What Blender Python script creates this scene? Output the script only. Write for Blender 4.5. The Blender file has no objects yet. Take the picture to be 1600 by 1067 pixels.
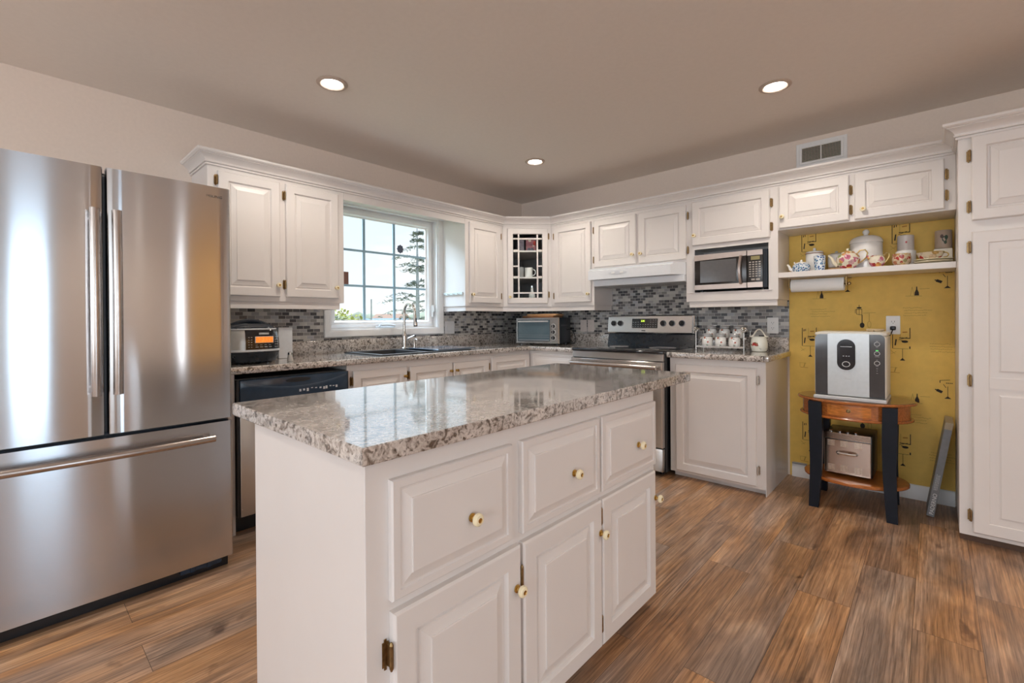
import bpy, bmesh, math, random
from mathutils import Matrix, Vector
C = bpy.context.scene.collection
S = bpy.context.scene
PI = math.pi
random.seed(7)

# ------------------------------------------------------------------ camera, sky, light, exposure
cam_d = bpy.data.cameras.new('camera'); cam = bpy.data.objects.new('camera', cam_d); C.objects.link(cam)
cam_d.sensor_fit = 'HORIZONTAL'; cam_d.sensor_width = 36; cam_d.lens = 723.62/1600*36
cam_d.shift_x = (800-793.79)/1600; cam_d.shift_y = (502.02-533.5)/1600; cam_d.clip_start = .02; cam_d.clip_end = 500
yaw, pitch, roll = -.7443, -.0038, .0073
s_, c_, sp_, cp_ = math.sin(yaw), math.cos(yaw), math.sin(pitch), math.cos(pitch)
F_ = Vector((s_*cp_, c_*cp_, sp_)); U_ = Vector((-s_*sp_, -c_*sp_, cp_)); R_ = Vector((c_, -s_, 0))
R2 = R_*math.cos(roll)-U_*math.sin(roll); U2 = R_*math.sin(roll)+U_*math.cos(roll)
m3 = Matrix((R2, U2, -F_)).transposed()
cam.matrix_world = Matrix.Translation((3.3937, -3.9237, 1.1608)) @ m3.to_4x4()
S.camera = cam
S.view_settings.view_transform = 'Standard'; S.view_settings.look = 'None'; S.view_settings.gamma = 1
S.view_settings.use_curve_mapping = False
S.view_settings.exposure = 0.45
S.cycles.max_bounces = 8; S.cycles.diffuse_bounces = 5; S.cycles.glossy_bounces = 4; S.cycles.transmission_bounces = 6
S.cycles.transparent_max_bounces = 12; S.cycles.sample_clamp_indirect = 6; S.cycles.caustics_reflective = False; S.cycles.caustics_refractive = False
S.cycles.use_denoising = True

W = bpy.data.worlds.new('sky'); S.world = W; W.use_nodes = True
wn, wl = W.node_tree.nodes, W.node_tree.links
wn.clear()
wo = wn.new('ShaderNodeOutputWorld'); wb = wn.new('ShaderNodeBackground'); wb.inputs[1].default_value = 1.05
tc = wn.new('ShaderNodeTexCoord'); sx = wn.new('ShaderNodeSeparateXYZ'); wl.new(tc.outputs['Generated'], sx.inputs[0])
r1 = wn.new('ShaderNodeValToRGB')
r1.color_ramp.elements[0].position = 0; r1.color_ramp.elements[0].color = (.93, .95, .98, 1)
r1.color_ramp.elements[1].position = .55; r1.color_ramp.elements[1].color = (.50, .70, .98, 1)
e = r1.color_ramp.elements.new(.2); e.color = (.78, .88, 1.0, 1)
wl.new(sx.outputs[2], r1.inputs[0])
nz = wn.new('ShaderNodeTexNoise'); nz.inputs['Scale'].default_value = 5; nz.inputs['Detail'].default_value = 5
mp = wn.new('ShaderNodeMapping'); mp.inputs['Scale'].default_value = (1, 1, 3); wl.new(tc.outputs['Generated'], mp.inputs[0]); wl.new(mp.outputs[0], nz.inputs[0])
r2 = wn.new('ShaderNodeValToRGB'); r2.color_ramp.elements[0].position = .42; r2.color_ramp.elements[1].position = .62
wl.new(nz.outputs[0], r2.inputs[0])
mx = wn.new('ShaderNodeMix'); mx.data_type = 'RGBA'; wl.new(r2.outputs[0], mx.inputs[0]); wl.new(r1.outputs[0], mx.inputs[6]); mx.inputs[7].default_value = (1.0, .99, .97, 1)
st = wn.new('ShaderNodeMapRange'); st.inputs[1].default_value = .20; st.inputs[2].default_value = .60; st.inputs[3].default_value = .92; st.inputs[4].default_value = 2.6
wl.new(sx.outputs[2], st.inputs[0]); wl.new(st.outputs[0], wb.inputs[1])
wl.new(mx.outputs[2], wb.inputs[0]); wl.new(wb.outputs[0], wo.inputs[0])

def area(name, loc, to, sx, sy, power, col):
    d = bpy.data.lights.new(name, 'AREA'); d.shape = 'RECTANGLE'; d.size = sx; d.size_y = sy; d.energy = power; d.color = col
    o = bpy.data.objects.new(name, d); C.objects.link(o); o.location = loc
    o.rotation_euler = (Vector(to)-Vector(loc)).to_track_quat('-Z', 'Y').to_euler()
    return o
# daylight through the patio door (right wall), the kitchen window and two unseen windows added for fill
area('patio_daylight', (6.70, -3.69, 1.1), (0, -3.69, 1.1), .60, 2.1, 18, (.62, .80, 1))
area('kitchen_window_daylight', (-1.05, -1.85, 3.0), (.35, -1.55, 1.0), 1.7, 1.1, 200, (.60, .79, 1))
area('sidelight_daylight', (6.70, -2.15, 1.1), (0, -2.15, 1.1), .11, 2.0, 4.5, (.95, .97, 1))
area('side_window_fill', (6.70, -6.0, 1.35), (0, -5.2, 1.35), 2.2, 1.7, 22, (.93, .95, 1))  # fill lamp behind the added side window, lifts the island front
area('rear_window_fill', (3.2, -7.70, 1.5), (3.2, 0, 2.6), 3.9, 1.6, 100, (.88, .92, 1))  # unseen source added behind the camera for soft frontal light

# ------------------------------------------------------------------ materials
def mat(name, col, rough=.5, metal=0, var=.04, scale=40, bump=0, stretch=(1, 1, 1), emit=0, trans=0, coat=0, spec=None, ior=None):
    m = bpy.data.materials.new(name); m.use_nodes = True
    n, l = m.node_tree.nodes, m.node_tree.links
    b = n['Principled BSDF']
    b.inputs['Roughness'].default_value = rough; b.inputs['Metallic'].default_value = metal
    if spec is not None: b.inputs['Specular IOR Level'].default_value = spec
    if ior: b.inputs['IOR'].default_value = ior
    if trans: b.inputs['Transmission Weight'].default_value = trans
    if coat: b.inputs['Coat Weight'].default_value = coat; b.inputs['Coat Roughness'].default_value = .08
    t = n.new('ShaderNodeTexCoord'); mpn = n.new('ShaderNodeMapping'); mpn.inputs['Scale'].default_value = stretch
    l.new(t.outputs['Object'], mpn.inputs[0])
    ns = n.new('ShaderNodeTexNoise'); ns.inputs['Scale'].default_value = scale; ns.inputs['Detail'].default_value = 4
    l.new(mpn.outputs[0], ns.inputs[0])
    rp = n.new('ShaderNodeValToRGB')
    rp.color_ramp.elements[0].position = .3; rp.color_ramp.elements[1].position = .7
    rp.color_ramp.elements[0].color = tuple(max(0, c*(1-var)) for c in col)+(1,)
    rp.color_ramp.elements[1].color = tuple(min(1, c*(1+var)) for c in col)+(1,)
    l.new(ns.outputs[0], rp.inputs[0]); l.new(rp.outputs[0], b.inputs['Base Color'])
    if emit:
        l.new(rp.outputs[0], b.inputs['Emission Color']); b.inputs['Emission Strength'].default_value = emit
    if bump:
        bp = n.new('ShaderNodeBump'); bp.inputs['Strength'].default_value = bump; bp.inputs['Distance'].default_value = .002
        l.new(ns.outputs[0], bp.inputs['Height']); l.new(bp.outputs[0], b.inputs['Normal'])
    return m
def ramp(n, stops, const=False):
    r = n.new('ShaderNodeValToRGB'); cr = r.color_ramp
    if const: cr.interpolation = 'CONSTANT'
    while len(cr.elements) < len(stops): cr.elements.new(.5)
    for e, (p, c) in zip(cr.elements, stops): e.position = p; e.color = tuple(c)+(1,)
    return r
def newmat(name, rough=.5, metal=0):
    m = bpy.data.materials.new(name); m.use_nodes = True
    n, l = m.node_tree.nodes, m.node_tree.links; b = n['Principled BSDF']
    b.inputs['Roughness'].default_value = rough; b.inputs['Metallic'].default_value = metal
    t = n.new('ShaderNodeTexCoord')
    return m, n, l, b, t
def mixrgb(n, l, fac, a, b, mode='MIX'):
    x = n.new('ShaderNodeMix'); x.data_type = 'RGBA'; x.blend_type = mode
    for s, i in ((fac, 0), (a, 6), (b, 7)):
        if isinstance(s, (int, float)): x.inputs[i].default_value = s
        elif isinstance(s, tuple): x.inputs[i].default_value = s+(1,) if len(s) == 3 else s
        else: l.new(s, x.inputs[i])
    return x.outputs[2]

def m_floor():
    m, n, l, b, t = newmat('plank floor', .33)
    sp = n.new('ShaderNodeSeparateXYZ'); l.new(t.outputs['Object'], sp.inputs[0])
    cb = n.new('ShaderNodeCombineXYZ'); l.new(sp.outputs[1], cb.inputs[0]); l.new(sp.outputs[0], cb.inputs[1])
    br = n.new('ShaderNodeTexBrick'); l.new(cb.outputs[0], br.inputs['Vector'])
    br.inputs['Color1'].default_value = (0, 0, 0, 1); br.inputs['Color2'].default_value = (1, 1, 1, 1); br.inputs['Mortar'].default_value = (.5, .5, .5, 1)
    br.inputs['Scale'].default_value = 1; br.inputs['Brick Width'].default_value = 1.2; br.inputs['Row Height'].default_value = .185
    br.inputs['Mortar Size'].default_value = .0009; br.inputs['Mortar Smooth'].default_value = .3; br.offset = .37; br.offset_frequency = 2
    w = n.new('ShaderNodeMath'); w.operation = 'MULTIPLY'; w.inputs[1].default_value = 37.0; l.new(br.outputs[0], w.inputs[0])
    def noise(sc, st, det, dist=0, off=0):
        mp = n.new('ShaderNodeMapping'); mp.inputs['Scale'].default_value = st; l.new(t.outputs['Object'], mp.inputs[0])
        x = n.new('ShaderNodeTexNoise'); x.noise_dimensions = '4D'; x.inputs['Scale'].default_value = sc; x.inputs['Detail'].default_value = det
        x.inputs['Distortion'].default_value = dist; l.new(mp.outputs[0], x.inputs['Vector']); l.new(w.outputs[0], x.inputs['W']); return x.outputs[0]
    big = noise(1.0, (7.5, 2.0, 1), 9, 1.3)
    grain = noise(1, (130, 2.6, 1), 8, .5)
    wav = n.new('ShaderNodeTexWave'); wav.bands_direction = 'X'; wav.inputs['Scale'].default_value = 9; wav.inputs['Distortion'].default_value = 9; wav.inputs['Detail'].default_value = 3; wav.inputs['Detail Scale'].default_value = 1.4
    va = n.new('ShaderNodeVectorMath'); va.operation = 'ADD'; l.new(t.outputs['Object'], va.inputs[0]); cw = n.new('ShaderNodeCombineXYZ'); l.new(w.outputs[0], cw.inputs[0]); l.new(w.outputs[0], cw.inputs[1]); l.new(cw.outputs[0], va.inputs[1])
    mw = n.new('ShaderNodeMapping'); mw.inputs['Scale'].default_value = (1.6, .22, 1); l.new(va.outputs[0], mw.inputs[0]); l.new(mw.outputs[0], wav.inputs[0])
    base = ramp(n, [(.22, (.14, .088, .058)), (.36, (.25, .155, .096)), (.49, (.35, .210, .126)), (.60, (.45, .28, .168)), (.78, (.53, .38, .265))]); l.new(big, base.inputs[0])
    tint = ramp(n, [(0, (.84, .80, .78)), (.5, (1.03, 1.0, .97)), (1, (1.22, 1.14, 1.04))]); l.new(br.outputs[0], tint.inputs[0])
    c1 = mixrgb(n, l, 1.0, base.outputs[0], tint.outputs[0], 'MULTIPLY')
    gr = ramp(n, [(.32, (.55, .52, .51)), (.45, (.90, .89, .88)), (.56, (1.04, 1.04, 1.04)), (.7, (1.2, 1.18, 1.16))]); l.new(grain, gr.inputs[0])
    c2 = mixrgb(n, l, 1.0, c1, gr.outputs[0], 'MULTIPLY')
    wr = ramp(n, [(0, (.72, .70, .68)), (.5, (1, 1, 1)), (1, (1.08, 1.06, 1.04))]); l.new(wav.outputs[0], wr.inputs[0])
    c3 = mixrgb(n, l, .55, c2, wr.outputs[0], 'MULTIPLY')
    kn = noise(1, (9, 4.2, 1), 4, .6)
    kr = ramp(n, [(.0, (1, 1, 1)), (.66, (1, 1, 1)), (.74, (.35, .30, .28))]); l.new(kn, kr.inputs[0])
    c4 = mixrgb(n, l, .9, c3, kr.outputs[0], 'MULTIPLY')
    hue = noise(1, (4.5, 1.1, 1), 3, .5); hr = ramp(n, [(.38, (0, 0, 0)), (.60, (1, 1, 1))]); l.new(hue, hr.inputs[0])
    gray = n.new('ShaderNodeHueSaturation'); gray.inputs['Saturation'].default_value = .74; gray.inputs['Value'].default_value = .96; l.new(c4, gray.inputs['Color'])
    warm = n.new('ShaderNodeHueSaturation'); warm.inputs['Saturation'].default_value = 1.12; warm.inputs['Value'].default_value = 1.08; l.new(c4, warm.inputs['Color'])
    c4 = mixrgb(n, l, hr.outputs[0], gray.outputs[0], warm.outputs[0])
    fib = noise(1, (420, 9, 1), 3, .2); fr_ = ramp(n, [(.35, (.66, .64, .63)), (.5, (1, 1, 1)), (.66, (1.15, 1.13, 1.12))]); l.new(fib, fr_.inputs[0])
    c4 = mixrgb(n, l, .8, c4, fr_.outputs[0], 'MULTIPLY')
    c5 = mixrgb(n, l, br.outputs['Fac'], c4, (.07, .042, .027))
    l.new(c5, b.inputs['Base Color'])
    rr = n.new('ShaderNodeMapRange'); rr.inputs[3].default_value = .26; rr.inputs[4].default_value = .46; l.new(grain, rr.inputs[0]); l.new(rr.outputs[0], b.inputs['Roughness'])
    bp = n.new('ShaderNodeBump'); bp.inputs['Strength'].default_value = .25; bp.inputs['Distance'].default_value = .0015; l.new(grain, bp.inputs['Height']); l.new(bp.outputs[0], b.inputs['Normal'])
    return m

def m_tile():
    m, n, l, b, t = newmat('mosaic tile', .22)
    sp = n.new('ShaderNodeSeparateXYZ'); l.new(t.outputs['Object'], sp.inputs[0])
    cb = n.new('ShaderNodeCombineXYZ'); l.new(sp.outputs[0], cb.inputs[0]); l.new(sp.outputs[2], cb.inputs[1])
    br = n.new('ShaderNodeTexBrick'); l.new(cb.outputs[0], br.inputs['Vector'])
    br.inputs['Color1'].default_value = (0, 0, 0, 1); br.inputs['Color2'].default_value = (1, 1, 1, 1)
    br.inputs['Scale'].default_value = 1; br.inputs['Brick Width'].default_value = .05; br.inputs['Row Height'].default_value = .0245
    br.inputs['Mortar Size'].default_value = .0013; br.inputs['Mortar Smooth'].default_value = .1
    cr = ramp(n, [(0, (.060, .060, .066)), (.17, (.125, .118, .118)), (.34, (.24, .228, .22)), (.50, (.33, .32, .315)), (.66, (.46, .44, .41)), (.82, (.37, .37, .385)), (.92, (.52, .50, .47))], True)
    l.new(br.outputs[0], cr.inputs[0])
    c = mixrgb(n, l, br.outputs['Fac'], cr.outputs[0], (.55, .53, .49))
    l.new(c, b.inputs['Base Color'])
    bp = n.new('ShaderNodeBump'); bp.inputs['Strength'].default_value = .4; bp.inputs['Distance'].default_value = .001; bp.invert = True; l.new(br.outputs['Fac'], bp.inputs['Height']); l.new(bp.outputs[0], b.inputs['Normal'])
    return m

def m_granite():
    m, n, l, b, t = newmat('speckled laminate', .22); b.inputs['Coat Weight'].default_value = 1; b.inputs['Coat Roughness'].default_value = .06; b.inputs['Coat IOR'].default_value = 2.0
    def noise(sc, det, dist=0, st=(1, 1, 1)):
        mp = n.new('ShaderNodeMapping'); mp.inputs['Scale'].default_value = st; l.new(t.outputs['Object'], mp.inputs[0])
        x = n.new('ShaderNodeTexNoise'); x.inputs['Scale'].default_value = sc; x.inputs['Detail'].default_value = det; x.inputs['Distortion'].default_value = dist; l.new(mp.outputs[0], x.inputs['Vector']); return x.outputs[0]
    a = noise(44, 6, 1.2); d = noise(105, 4, .8); g = noise(9, 3, .4)
    r1 = ramp(n, [(.34, (.09, .075, .066)), (.41, (.30, .27, .245)), (.48, (.52, .485, .455)), (.58, (.64, .605, .575)), (.68, (.42, .385, .355))]); l.new(a, r1.inputs[0])
    r2 = ramp(n, [(.34, (.22, .20, .19)), (.42, (.75, .73, .71)), (.5, (1, 1, 1)), (.64, (1.12, 1.11, 1.10))]); l.new(d, r2.inputs[0])
    c1 = mixrgb(n, l, .9, r1.outputs[0], r2.outputs[0], 'MULTIPLY')
    r3 = ramp(n, [(.35, (.82, .80, .78)), (.6, (1.04, 1.03, 1.02))]); l.new(g, r3.inputs[0])
    c2 = mixrgb(n, l, 1, c1, r3.outputs[0], 'MULTIPLY')
    v = n.new('ShaderNodeTexVoronoi'); v.inputs['Scale'].default_value = 34; v.inputs['Randomness'].default_value = 1
    mpv = n.new('ShaderNodeMapping'); l.new(t.outputs['Object'], mpv.inputs[0]); l.new(mpv.outputs[0], v.inputs['Vector'])
    sv = n.new('ShaderNodeMath'); sv.operation = 'ADD'; l.new(v.outputs['Distance'], sv.inputs[0]); l.new(d, sv.inputs[1])
    r4 = ramp(n, [(.50, (.23, .20, .19)), (.60, (1, 1, 1))]); l.new(sv.outputs[0], r4.inputs[0])
    c3 = mixrgb(n, l, .85, c2, r4.outputs[0], 'MULTIPLY')
    l.new(c3, b.inputs['Base Color'])
    return m

def m_steel(name='brushed stainless', col=(.57, .58, .60), rough=.15, wave=.035, stretch=(3, 3, 130)):
    m, n, l, b, t = newmat(name, rough, 1)
    mp = n.new('ShaderNodeMapping'); mp.inputs['Scale'].default_value = stretch; l.new(t.outputs['Object'], mp.inputs[0])
    x = n.new('ShaderNodeTexNoise'); x.inputs['Scale'].default_value = 6; x.inputs['Detail'].default_value = 6; l.new(mp.outputs[0], x.inputs['Vector'])
    r = n.new('ShaderNodeMapRange'); r.inputs[3].default_value = rough-.015; r.inputs[4].default_value = rough+.02; l.new(x.outputs[0], r.inputs[0]); l.new(r.outputs[0], b.inputs['Roughness'])
    rp = ramp(n, [(.3, tuple(c*.97 for c in col)), (.7, col)]); l.new(x.outputs[0], rp.inputs[0]); l.new(rp.outputs[0], b.inputs['Base Color'])
    b.inputs['Anisotropic'].default_value = 1.0 if stretch == (3, 3, 130) else 0
    if stretch == (3, 3, 130):
        tg = n.new('ShaderNodeTangent'); tg.direction_type = 'RADIAL'; tg.axis = 'Z'; l.new(tg.outputs[0], b.inputs['Tangent']); b.inputs['Anisotropic Rotation'].default_value = .25
    if wave:
        y = n.new('ShaderNodeTexNoise'); y.inputs['Scale'].default_value = 3.2; y.inputs['Detail'].default_value = 1
        mq = n.new('ShaderNodeMapping'); mq.inputs['Scale'].default_value = (1, 1, .45); l.new(t.outputs['Object'], mq.inputs[0]); l.new(mq.outputs[0], y.inputs['Vector'])
        bp = n.new('ShaderNodeBump'); bp.inputs['Strength'].default_value = wave; bp.inputs['Distance'].default_value = .02; l.new(y.outputs[0], bp.inputs['Height']); l.new(bp.outputs[0], b.inputs['Normal'])
    return m

def m_floral(name, base, cols, scale=30, dens=.42, rough=.18):
    m, n, l, b, t = newmat(name, rough)
    v = n.new('ShaderNodeTexVoronoi'); v.inputs['Scale'].default_value = scale; l.new(t.outputs['Object'], v.inputs['Vector'])
    ns = n.new('ShaderNodeTexNoise'); ns.inputs['Scale'].default_value = scale*3; l.new(t.outputs['Object'], ns.inputs['Vector'])
    ad = n.new('ShaderNodeMath'); ad.operation = 'MULTIPLY_ADD'; ad.inputs[1].default_value = .5; l.new(ns.outputs[0], ad.inputs[0]); l.new(v.outputs['Distance'], ad.inputs[2])
    lt = n.new('ShaderNodeMath'); lt.operation = 'LESS_THAN'; lt.inputs[1].default_value = dens+.25; l.new(ad.outputs[0], lt.inputs[0])
    sp = n.new('ShaderNodeSeparateColor'); l.new(v.outputs['Color'], sp.inputs[0])
    k = len(cols); rp = ramp(n, [(i/k, c) for i, c in enumerate(cols)], True); l.new(sp.outputs[0], rp.inputs[0])
    sh = ramp(n, [(.4, (.6, .6, .6)), (.6, (1.2, 1.2, 1.2))]); l.new(ns.outputs[0], sh.inputs[0])
    cc = mixrgb(n, l, .6, rp.outputs[0], sh.outputs[0], 'MULTIPLY')
    l.new(mixrgb(n, l, lt.outputs[0], base, cc), b.inputs['Base Color'])
    return m

white = mat('white cabinet paint', (.735, .695, .67), .34, var=.012, scale=6, bump=.03)
wallm = mat('beige wall paint', (.77, .66, .575), .75, var=.02, scale=60, bump=.08)
ceilm = mat('ceiling paint', (.80, .735, .675), .62, var=.015, scale=40, bump=.06)
trimw = mat('white trim paint', (.82, .81, .80), .38, var=.01)
brass = mat('brass', (.62, .40, .12), .25, 1, var=.12, scale=90)
agedbrass = mat('aged brass', (.27, .175, .08), .38, 1, var=.2, scale=120)
cream = mat('cream ceramic', (.86, .76, .52), .2, var=.03)
steel = m_steel(); steel2 = m_steel('satin stainless', (.66, .62, .58), .2, 0, (130, 130, 3))
steelh = mat('handle stainless', (.52, .47, .44), .24, 1, var=.05, scale=30)
nickel = mat('brushed nickel', (.60, .57, .53), .24, 1, var=.05, scale=200)
chrome = mat('chrome', (.75, .75, .76), .08, 1, var=.02)
blackp = mat('black plastic', (.012, .013, .016), .28, var=.1)
blackg = mat('black glass', (.006, .007, .010), .05, var=.1, coat=.5)
navyp = mat('dark navy panel', (.020, .042, .075), .15, var=.1)
darkgray = mat('dark gray plastic', (.055, .056, .06), .4, var=.08)
midgray = mat('gray plastic', (.30, .30, .31), .4, var=.05)
lightgray = mat('light gray plastic', (.58, .59, .60), .35, var=.03)
whitep = mat('white plastic', (.80, .80, .79), .3, var=.015)
ceram = mat('white glazed ceramic', (.83, .82, .80), .14, var=.02)
whitemetal = mat('white enamel', (.74, .76, .79), .25, var=.012)
floorm = m_floor(); tilem = m_tile(); granite = m_granite()
def m_glass(nm='clear glass', ior=1.45):
    m = bpy.data.materials.new(nm); m.use_nodes = True; n, l = m.node_tree.nodes, m.node_tree.links
    n.remove(n['Principled BSDF']); o = n['Material Output']
    tr = n.new('ShaderNodeBsdfTransparent'); tr.inputs[0].default_value = (.96, .98, .98, 1); g = n.new('ShaderNodeBsdfGlossy'); g.inputs['Roughness'].default_value = .02
    fr = n.new('ShaderNodeFresnel'); fr.inputs[0].default_value = ior; x = n.new('ShaderNodeMixShader'); ge = n.new('ShaderNodeNewGeometry'); mu = n.new('ShaderNodeMath'); mu.operation = 'MULTIPLY_ADD'; mu.use_clamp = True
    l.new(ge.outputs['Backfacing'], mu.inputs[0]); mu.inputs[1].default_value = -2.0; l.new(fr.outputs[0], mu.inputs[2]); l.new(mu.outputs[0], x.inputs[0]); l.new(tr.outputs[0], x.inputs[1]); l.new(g.outputs[0], x.inputs[2]); l.new(x.outputs[0], o.inputs[0]); return m
glass = m_glass(); cabglass = m_glass('cabinet glass', 1.12)
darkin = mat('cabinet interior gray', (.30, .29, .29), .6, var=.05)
yellow = mat('mustard wallpaper', (.78, .52, .115), .6, var=.05, scale=18, bump=.05)
ink = mat('dark brown ink', (.028, .018, .010), .7, var=.2)
inkl = mat('faint brown ink', (.44, .28, .055), .7, var=.15)
inko = mat('orange ink', (.46, .20, .03), .7, var=.15)
navy2 = mat('very dark navy plastic', (.008, .014, .023), .2, var=.1)
cherry = mat('cherry wood', (.40, .125, .028), .2, var=.3, scale=9, stretch=(2, 14, 14), coat=.3)
topwood = mat('brown table top wood', (.20, .09, .035), .14, var=.3, scale=8, stretch=(2, 12, 8), coat=.3)
blackw = mat('black painted wood', (.006, .008, .014), .42, var=.15, scale=30, spec=.22)
board = mat('maple board wood', (.50, .28, .12), .5, var=.2, scale=14, stretch=(1, 10, 10))
paper = mat('paper towel', (.88, .88, .87), .9, var=.02, scale=300, bump=.3)
lampm = mat('lamp lens', (1, .96, .90), .5, var=0, emit=14)
blue_tray = mat('glossy dark tray', (.10, .13, .17), .10, 0, var=.08, coat=.6)
sinkm = mat('dark composite sink', (.035, .036, .038), .32, var=.3, scale=400)

# ------------------------------------------------------------------ builders
class MB:
    def __init__(s): s.bm = bmesh.new(); s.T = Matrix.Identity(4); s.mi = 0
    def at(s, loc=(0, 0, 0), rot=(0, 0, 0), sc=(1, 1, 1)):
        s.T = Matrix.LocRotScale(Vector(loc), __import__('mathutils').Euler(rot), Vector(sc)); return s
    def v(s, p): return s.bm.verts.new(s.T @ Vector(p))
    def f(s, vs, mi=None):
        try: q = s.bm.faces.new(vs)
        except ValueError: return None
        q.material_index = s.mi if mi is None else mi; return q
    def box(s, x0, x1, y0, y1, z0, z1, bev=0, seg=1):
        vs = [s.v((x, y, z)) for x in (x0, x1) for y in (y0, y1) for z in (z0, z1)]
        fs = [s.f([vs[i] for i in q]) for q in ((0, 1, 3, 2), (4, 6, 7, 5), (0, 4, 5, 1), (2, 3, 7, 6), (0, 2, 6, 4), (1, 5, 7, 3))]
        if bev:
            es = list({e for q in fs for e in q.edges})
            bmesh.ops.bevel(s.bm, geom=es, offset=bev, segments=seg, affect='EDGES', profile=.5)
        return s
    def loft(s, rings, cap0=True, cap1=True, closed=True, mis=None):
        R = [[s.v(p) for p in r] for r in rings]
        for k, (a, b) in enumerate(zip(R, R[1:])):
            n = len(a)
            for i in range(n if closed else n-1):
                s.f([a[i], a[(i+1) % n], b[(i+1) % n], b[i]], None if mis is None else mis[k])
        if cap0: s.f(R[0][::-1], None if mis is None else mis[0])
        if cap1: s.f(R[-1], None if mis is None else mis[-1])
        return s
    def lathe(s, prof, n=20, c=(0, 0, 0), a0=0, sx=1, sy=1):
        rows = []
        for p in prof:
            r, z = p[0], p[1]
            rows.append([s.v((c[0], c[1], c[2]+z))] if r < 1e-6 else [s.v((c[0]+sx*r*math.cos(a0+2*PI*i/n), c[1]+sy*r*math.sin(a0+2*PI*i/n), c[2]+z)) for i in range(n)])
        for k, (a, b) in enumerate(zip(rows, rows[1:])):
            mi = prof[k][2] if len(prof[k]) > 2 else None
            for i in range(n):
                j = (i+1) % n
                if len(a) == 1 and len(b) == 1: continue
                if len(a) == 1: s.f([a[0], b[j], b[i]], mi)
                elif len(b) == 1: s.f([a[i], a[j], b[0]], mi)
                else: s.f([a[i], a[j], b[j], b[i]], mi)
        for row, q in ((rows[0], 0), (rows[-1], -1)):
            if len(row) > 1: s.f(row if q else row[::-1], prof[q][2] if len(prof[q]) > 2 else None)
        return s
    def tube(s, pts, r, n=8, closed=False):
        P = [Vector(p) for p in pts]; rs = r if isinstance(r, (list, tuple)) else [r]*len(P)
        rings = []; up = None
        for i, p in enumerate(P):
            if closed: t = P[(i+1) % len(P)]-P[i-1]
            else: t = P[min(i+1, len(P)-1)]-P[max(i-1, 0)]
            t.normalize()
            if up is None: up = Vector((0, 0, 1)) if abs(t.z) < .9 else Vector((1, 0, 0))
            a = t.cross(up).normalized(); b = a.cross(t).normalized(); up = b
            rings.append([p+rs[i]*(a*math.cos(2*PI*k/n)+b*math.sin(2*PI*k/n)) for k in range(n)])
        if closed: rings.append(rings[0]); return s.loft(rings, False, False)
        return s.loft(rings)
    def prism(s, poly, y0, y1):
        return s.loft([[(x, y0, z) for x, z in poly], [(x, y1, z) for x, z in poly]])
    def slab(s, poly, z0, z1, bev=0):
        if not bev: return s.loft([[(x, y, z0) for x, y in poly], [(x, y, z1) for x, y in poly]])
        cx = sum(p[0] for p in poly)/len(poly); cy = sum(p[1] for p in poly)/len(poly)
        def sh(d): return [(x-(x-cx)/max(1e-6, math.hypot(x-cx, y-cy))*d, y-(y-cy)/max(1e-6, math.hypot(x-cx, y-cy))*d) for x, y in poly]
        q = sh(bev)
        return s.loft([[(x, y, z0) for x, y in q], [(x, y, z0+bev) for x, y in poly], [(x, y, z1-bev) for x, y in poly], [(x, y, z1) for x, y in q]])
    def sweep(s, prof, path):
        P = [Vector(p) for p in path]; rings = []
        def nrm(a, b): d = (b-a).normalized(); return Vector((d.y, -d.x))
        for i, p in enumerate(P):
            if i == 0: m = nrm(P[0], P[1])
            elif i == len(P)-1: m = nrm(P[-2], P[-1])
            else:
                a, b = nrm(P[i-1], p), nrm(p, P[i+1]); m = (a+b)/(1+a.dot(b))
            rings.append([(p.x+m.x*o, p.y+m.y*o, z) for o, z in prof])
        return s.loft(rings)
    def panel(s, x0, x1, z0, z1, y, prof):
        R = [[(x0+i, y-o, z0+i), (x1-i, y-o, z0+i), (x1-i, y-o, z1-i), (x0+i, y-o, z1-i)] for i, o in prof]
        return s.loft(R)
    def frame(s, x0, x1, z0, z1, y, prof):
        R = [[(x0+i, y-o, z0+i), (x1-i, y-o, z0+i), (x1-i, y-o, z1-i), (x0+i, y-o, z1-i)] for i, o in prof]
        R.append(R[0]); return s.loft(R, False, False)
    def line(s, x0, z0, x1, z1, w, y):
        d = Vector((x1-x0, z1-z0)); n = Vector((-d.y, d.x)).normalized()*w/2
        return s.f([s.v((x0+n.x, y, z0+n.y)), s.v((x0-n.x, y, z0-n.y)), s.v((x1-n.x, y, z1-n.y)), s.v((x1+n.x, y, z1+n.y))])
    def disc(s, x, z, rx, rz, y, n=14):
        return s.f([s.v((x+rx*math.cos(2*PI*i/n), y, z+rz*math.sin(2*PI*i/n))) for i in range(n)])
    def build(s, name, mats, parent=None, smooth=.6, loc=None, rotz=0):
        bmesh.ops.recalc_face_normals(s.bm, faces=s.bm.faces)
        me = bpy.data.meshes.new(name); s.bm.to_mesh(me); s.bm.free()
        for m in (mats if isinstance(mats, (list, tuple)) else [mats]): me.materials.append(m)
        if smooth:
            for p in me.polygons: p.use_smooth = True
            me.set_sharp_from_angle(angle=smooth)
        o = bpy.data.objects.new(name, me); C.objects.link(o)
        if parent is not None: o.parent = parent
        if loc is not None: o.location = loc
        if rotz: o.rotation_euler.z = rotz
        return o
def tag(o, label, cat, group=None):
    o['label'] = label; o['category'] = cat
    if group: o['group'] = group
    return o
def thing(name, label, cat, loc=(0, 0, 0), rotz=0, group=None):
    o = bpy.data.objects.new(name, None); C.objects.link(o); o.empty_display_size = .1
    o.location = loc; o.rotation_euler = (0, 0, rotz)
    return tag(o, label, cat, group)
def struct(o): o['kind'] = 'structure'; return o
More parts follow.
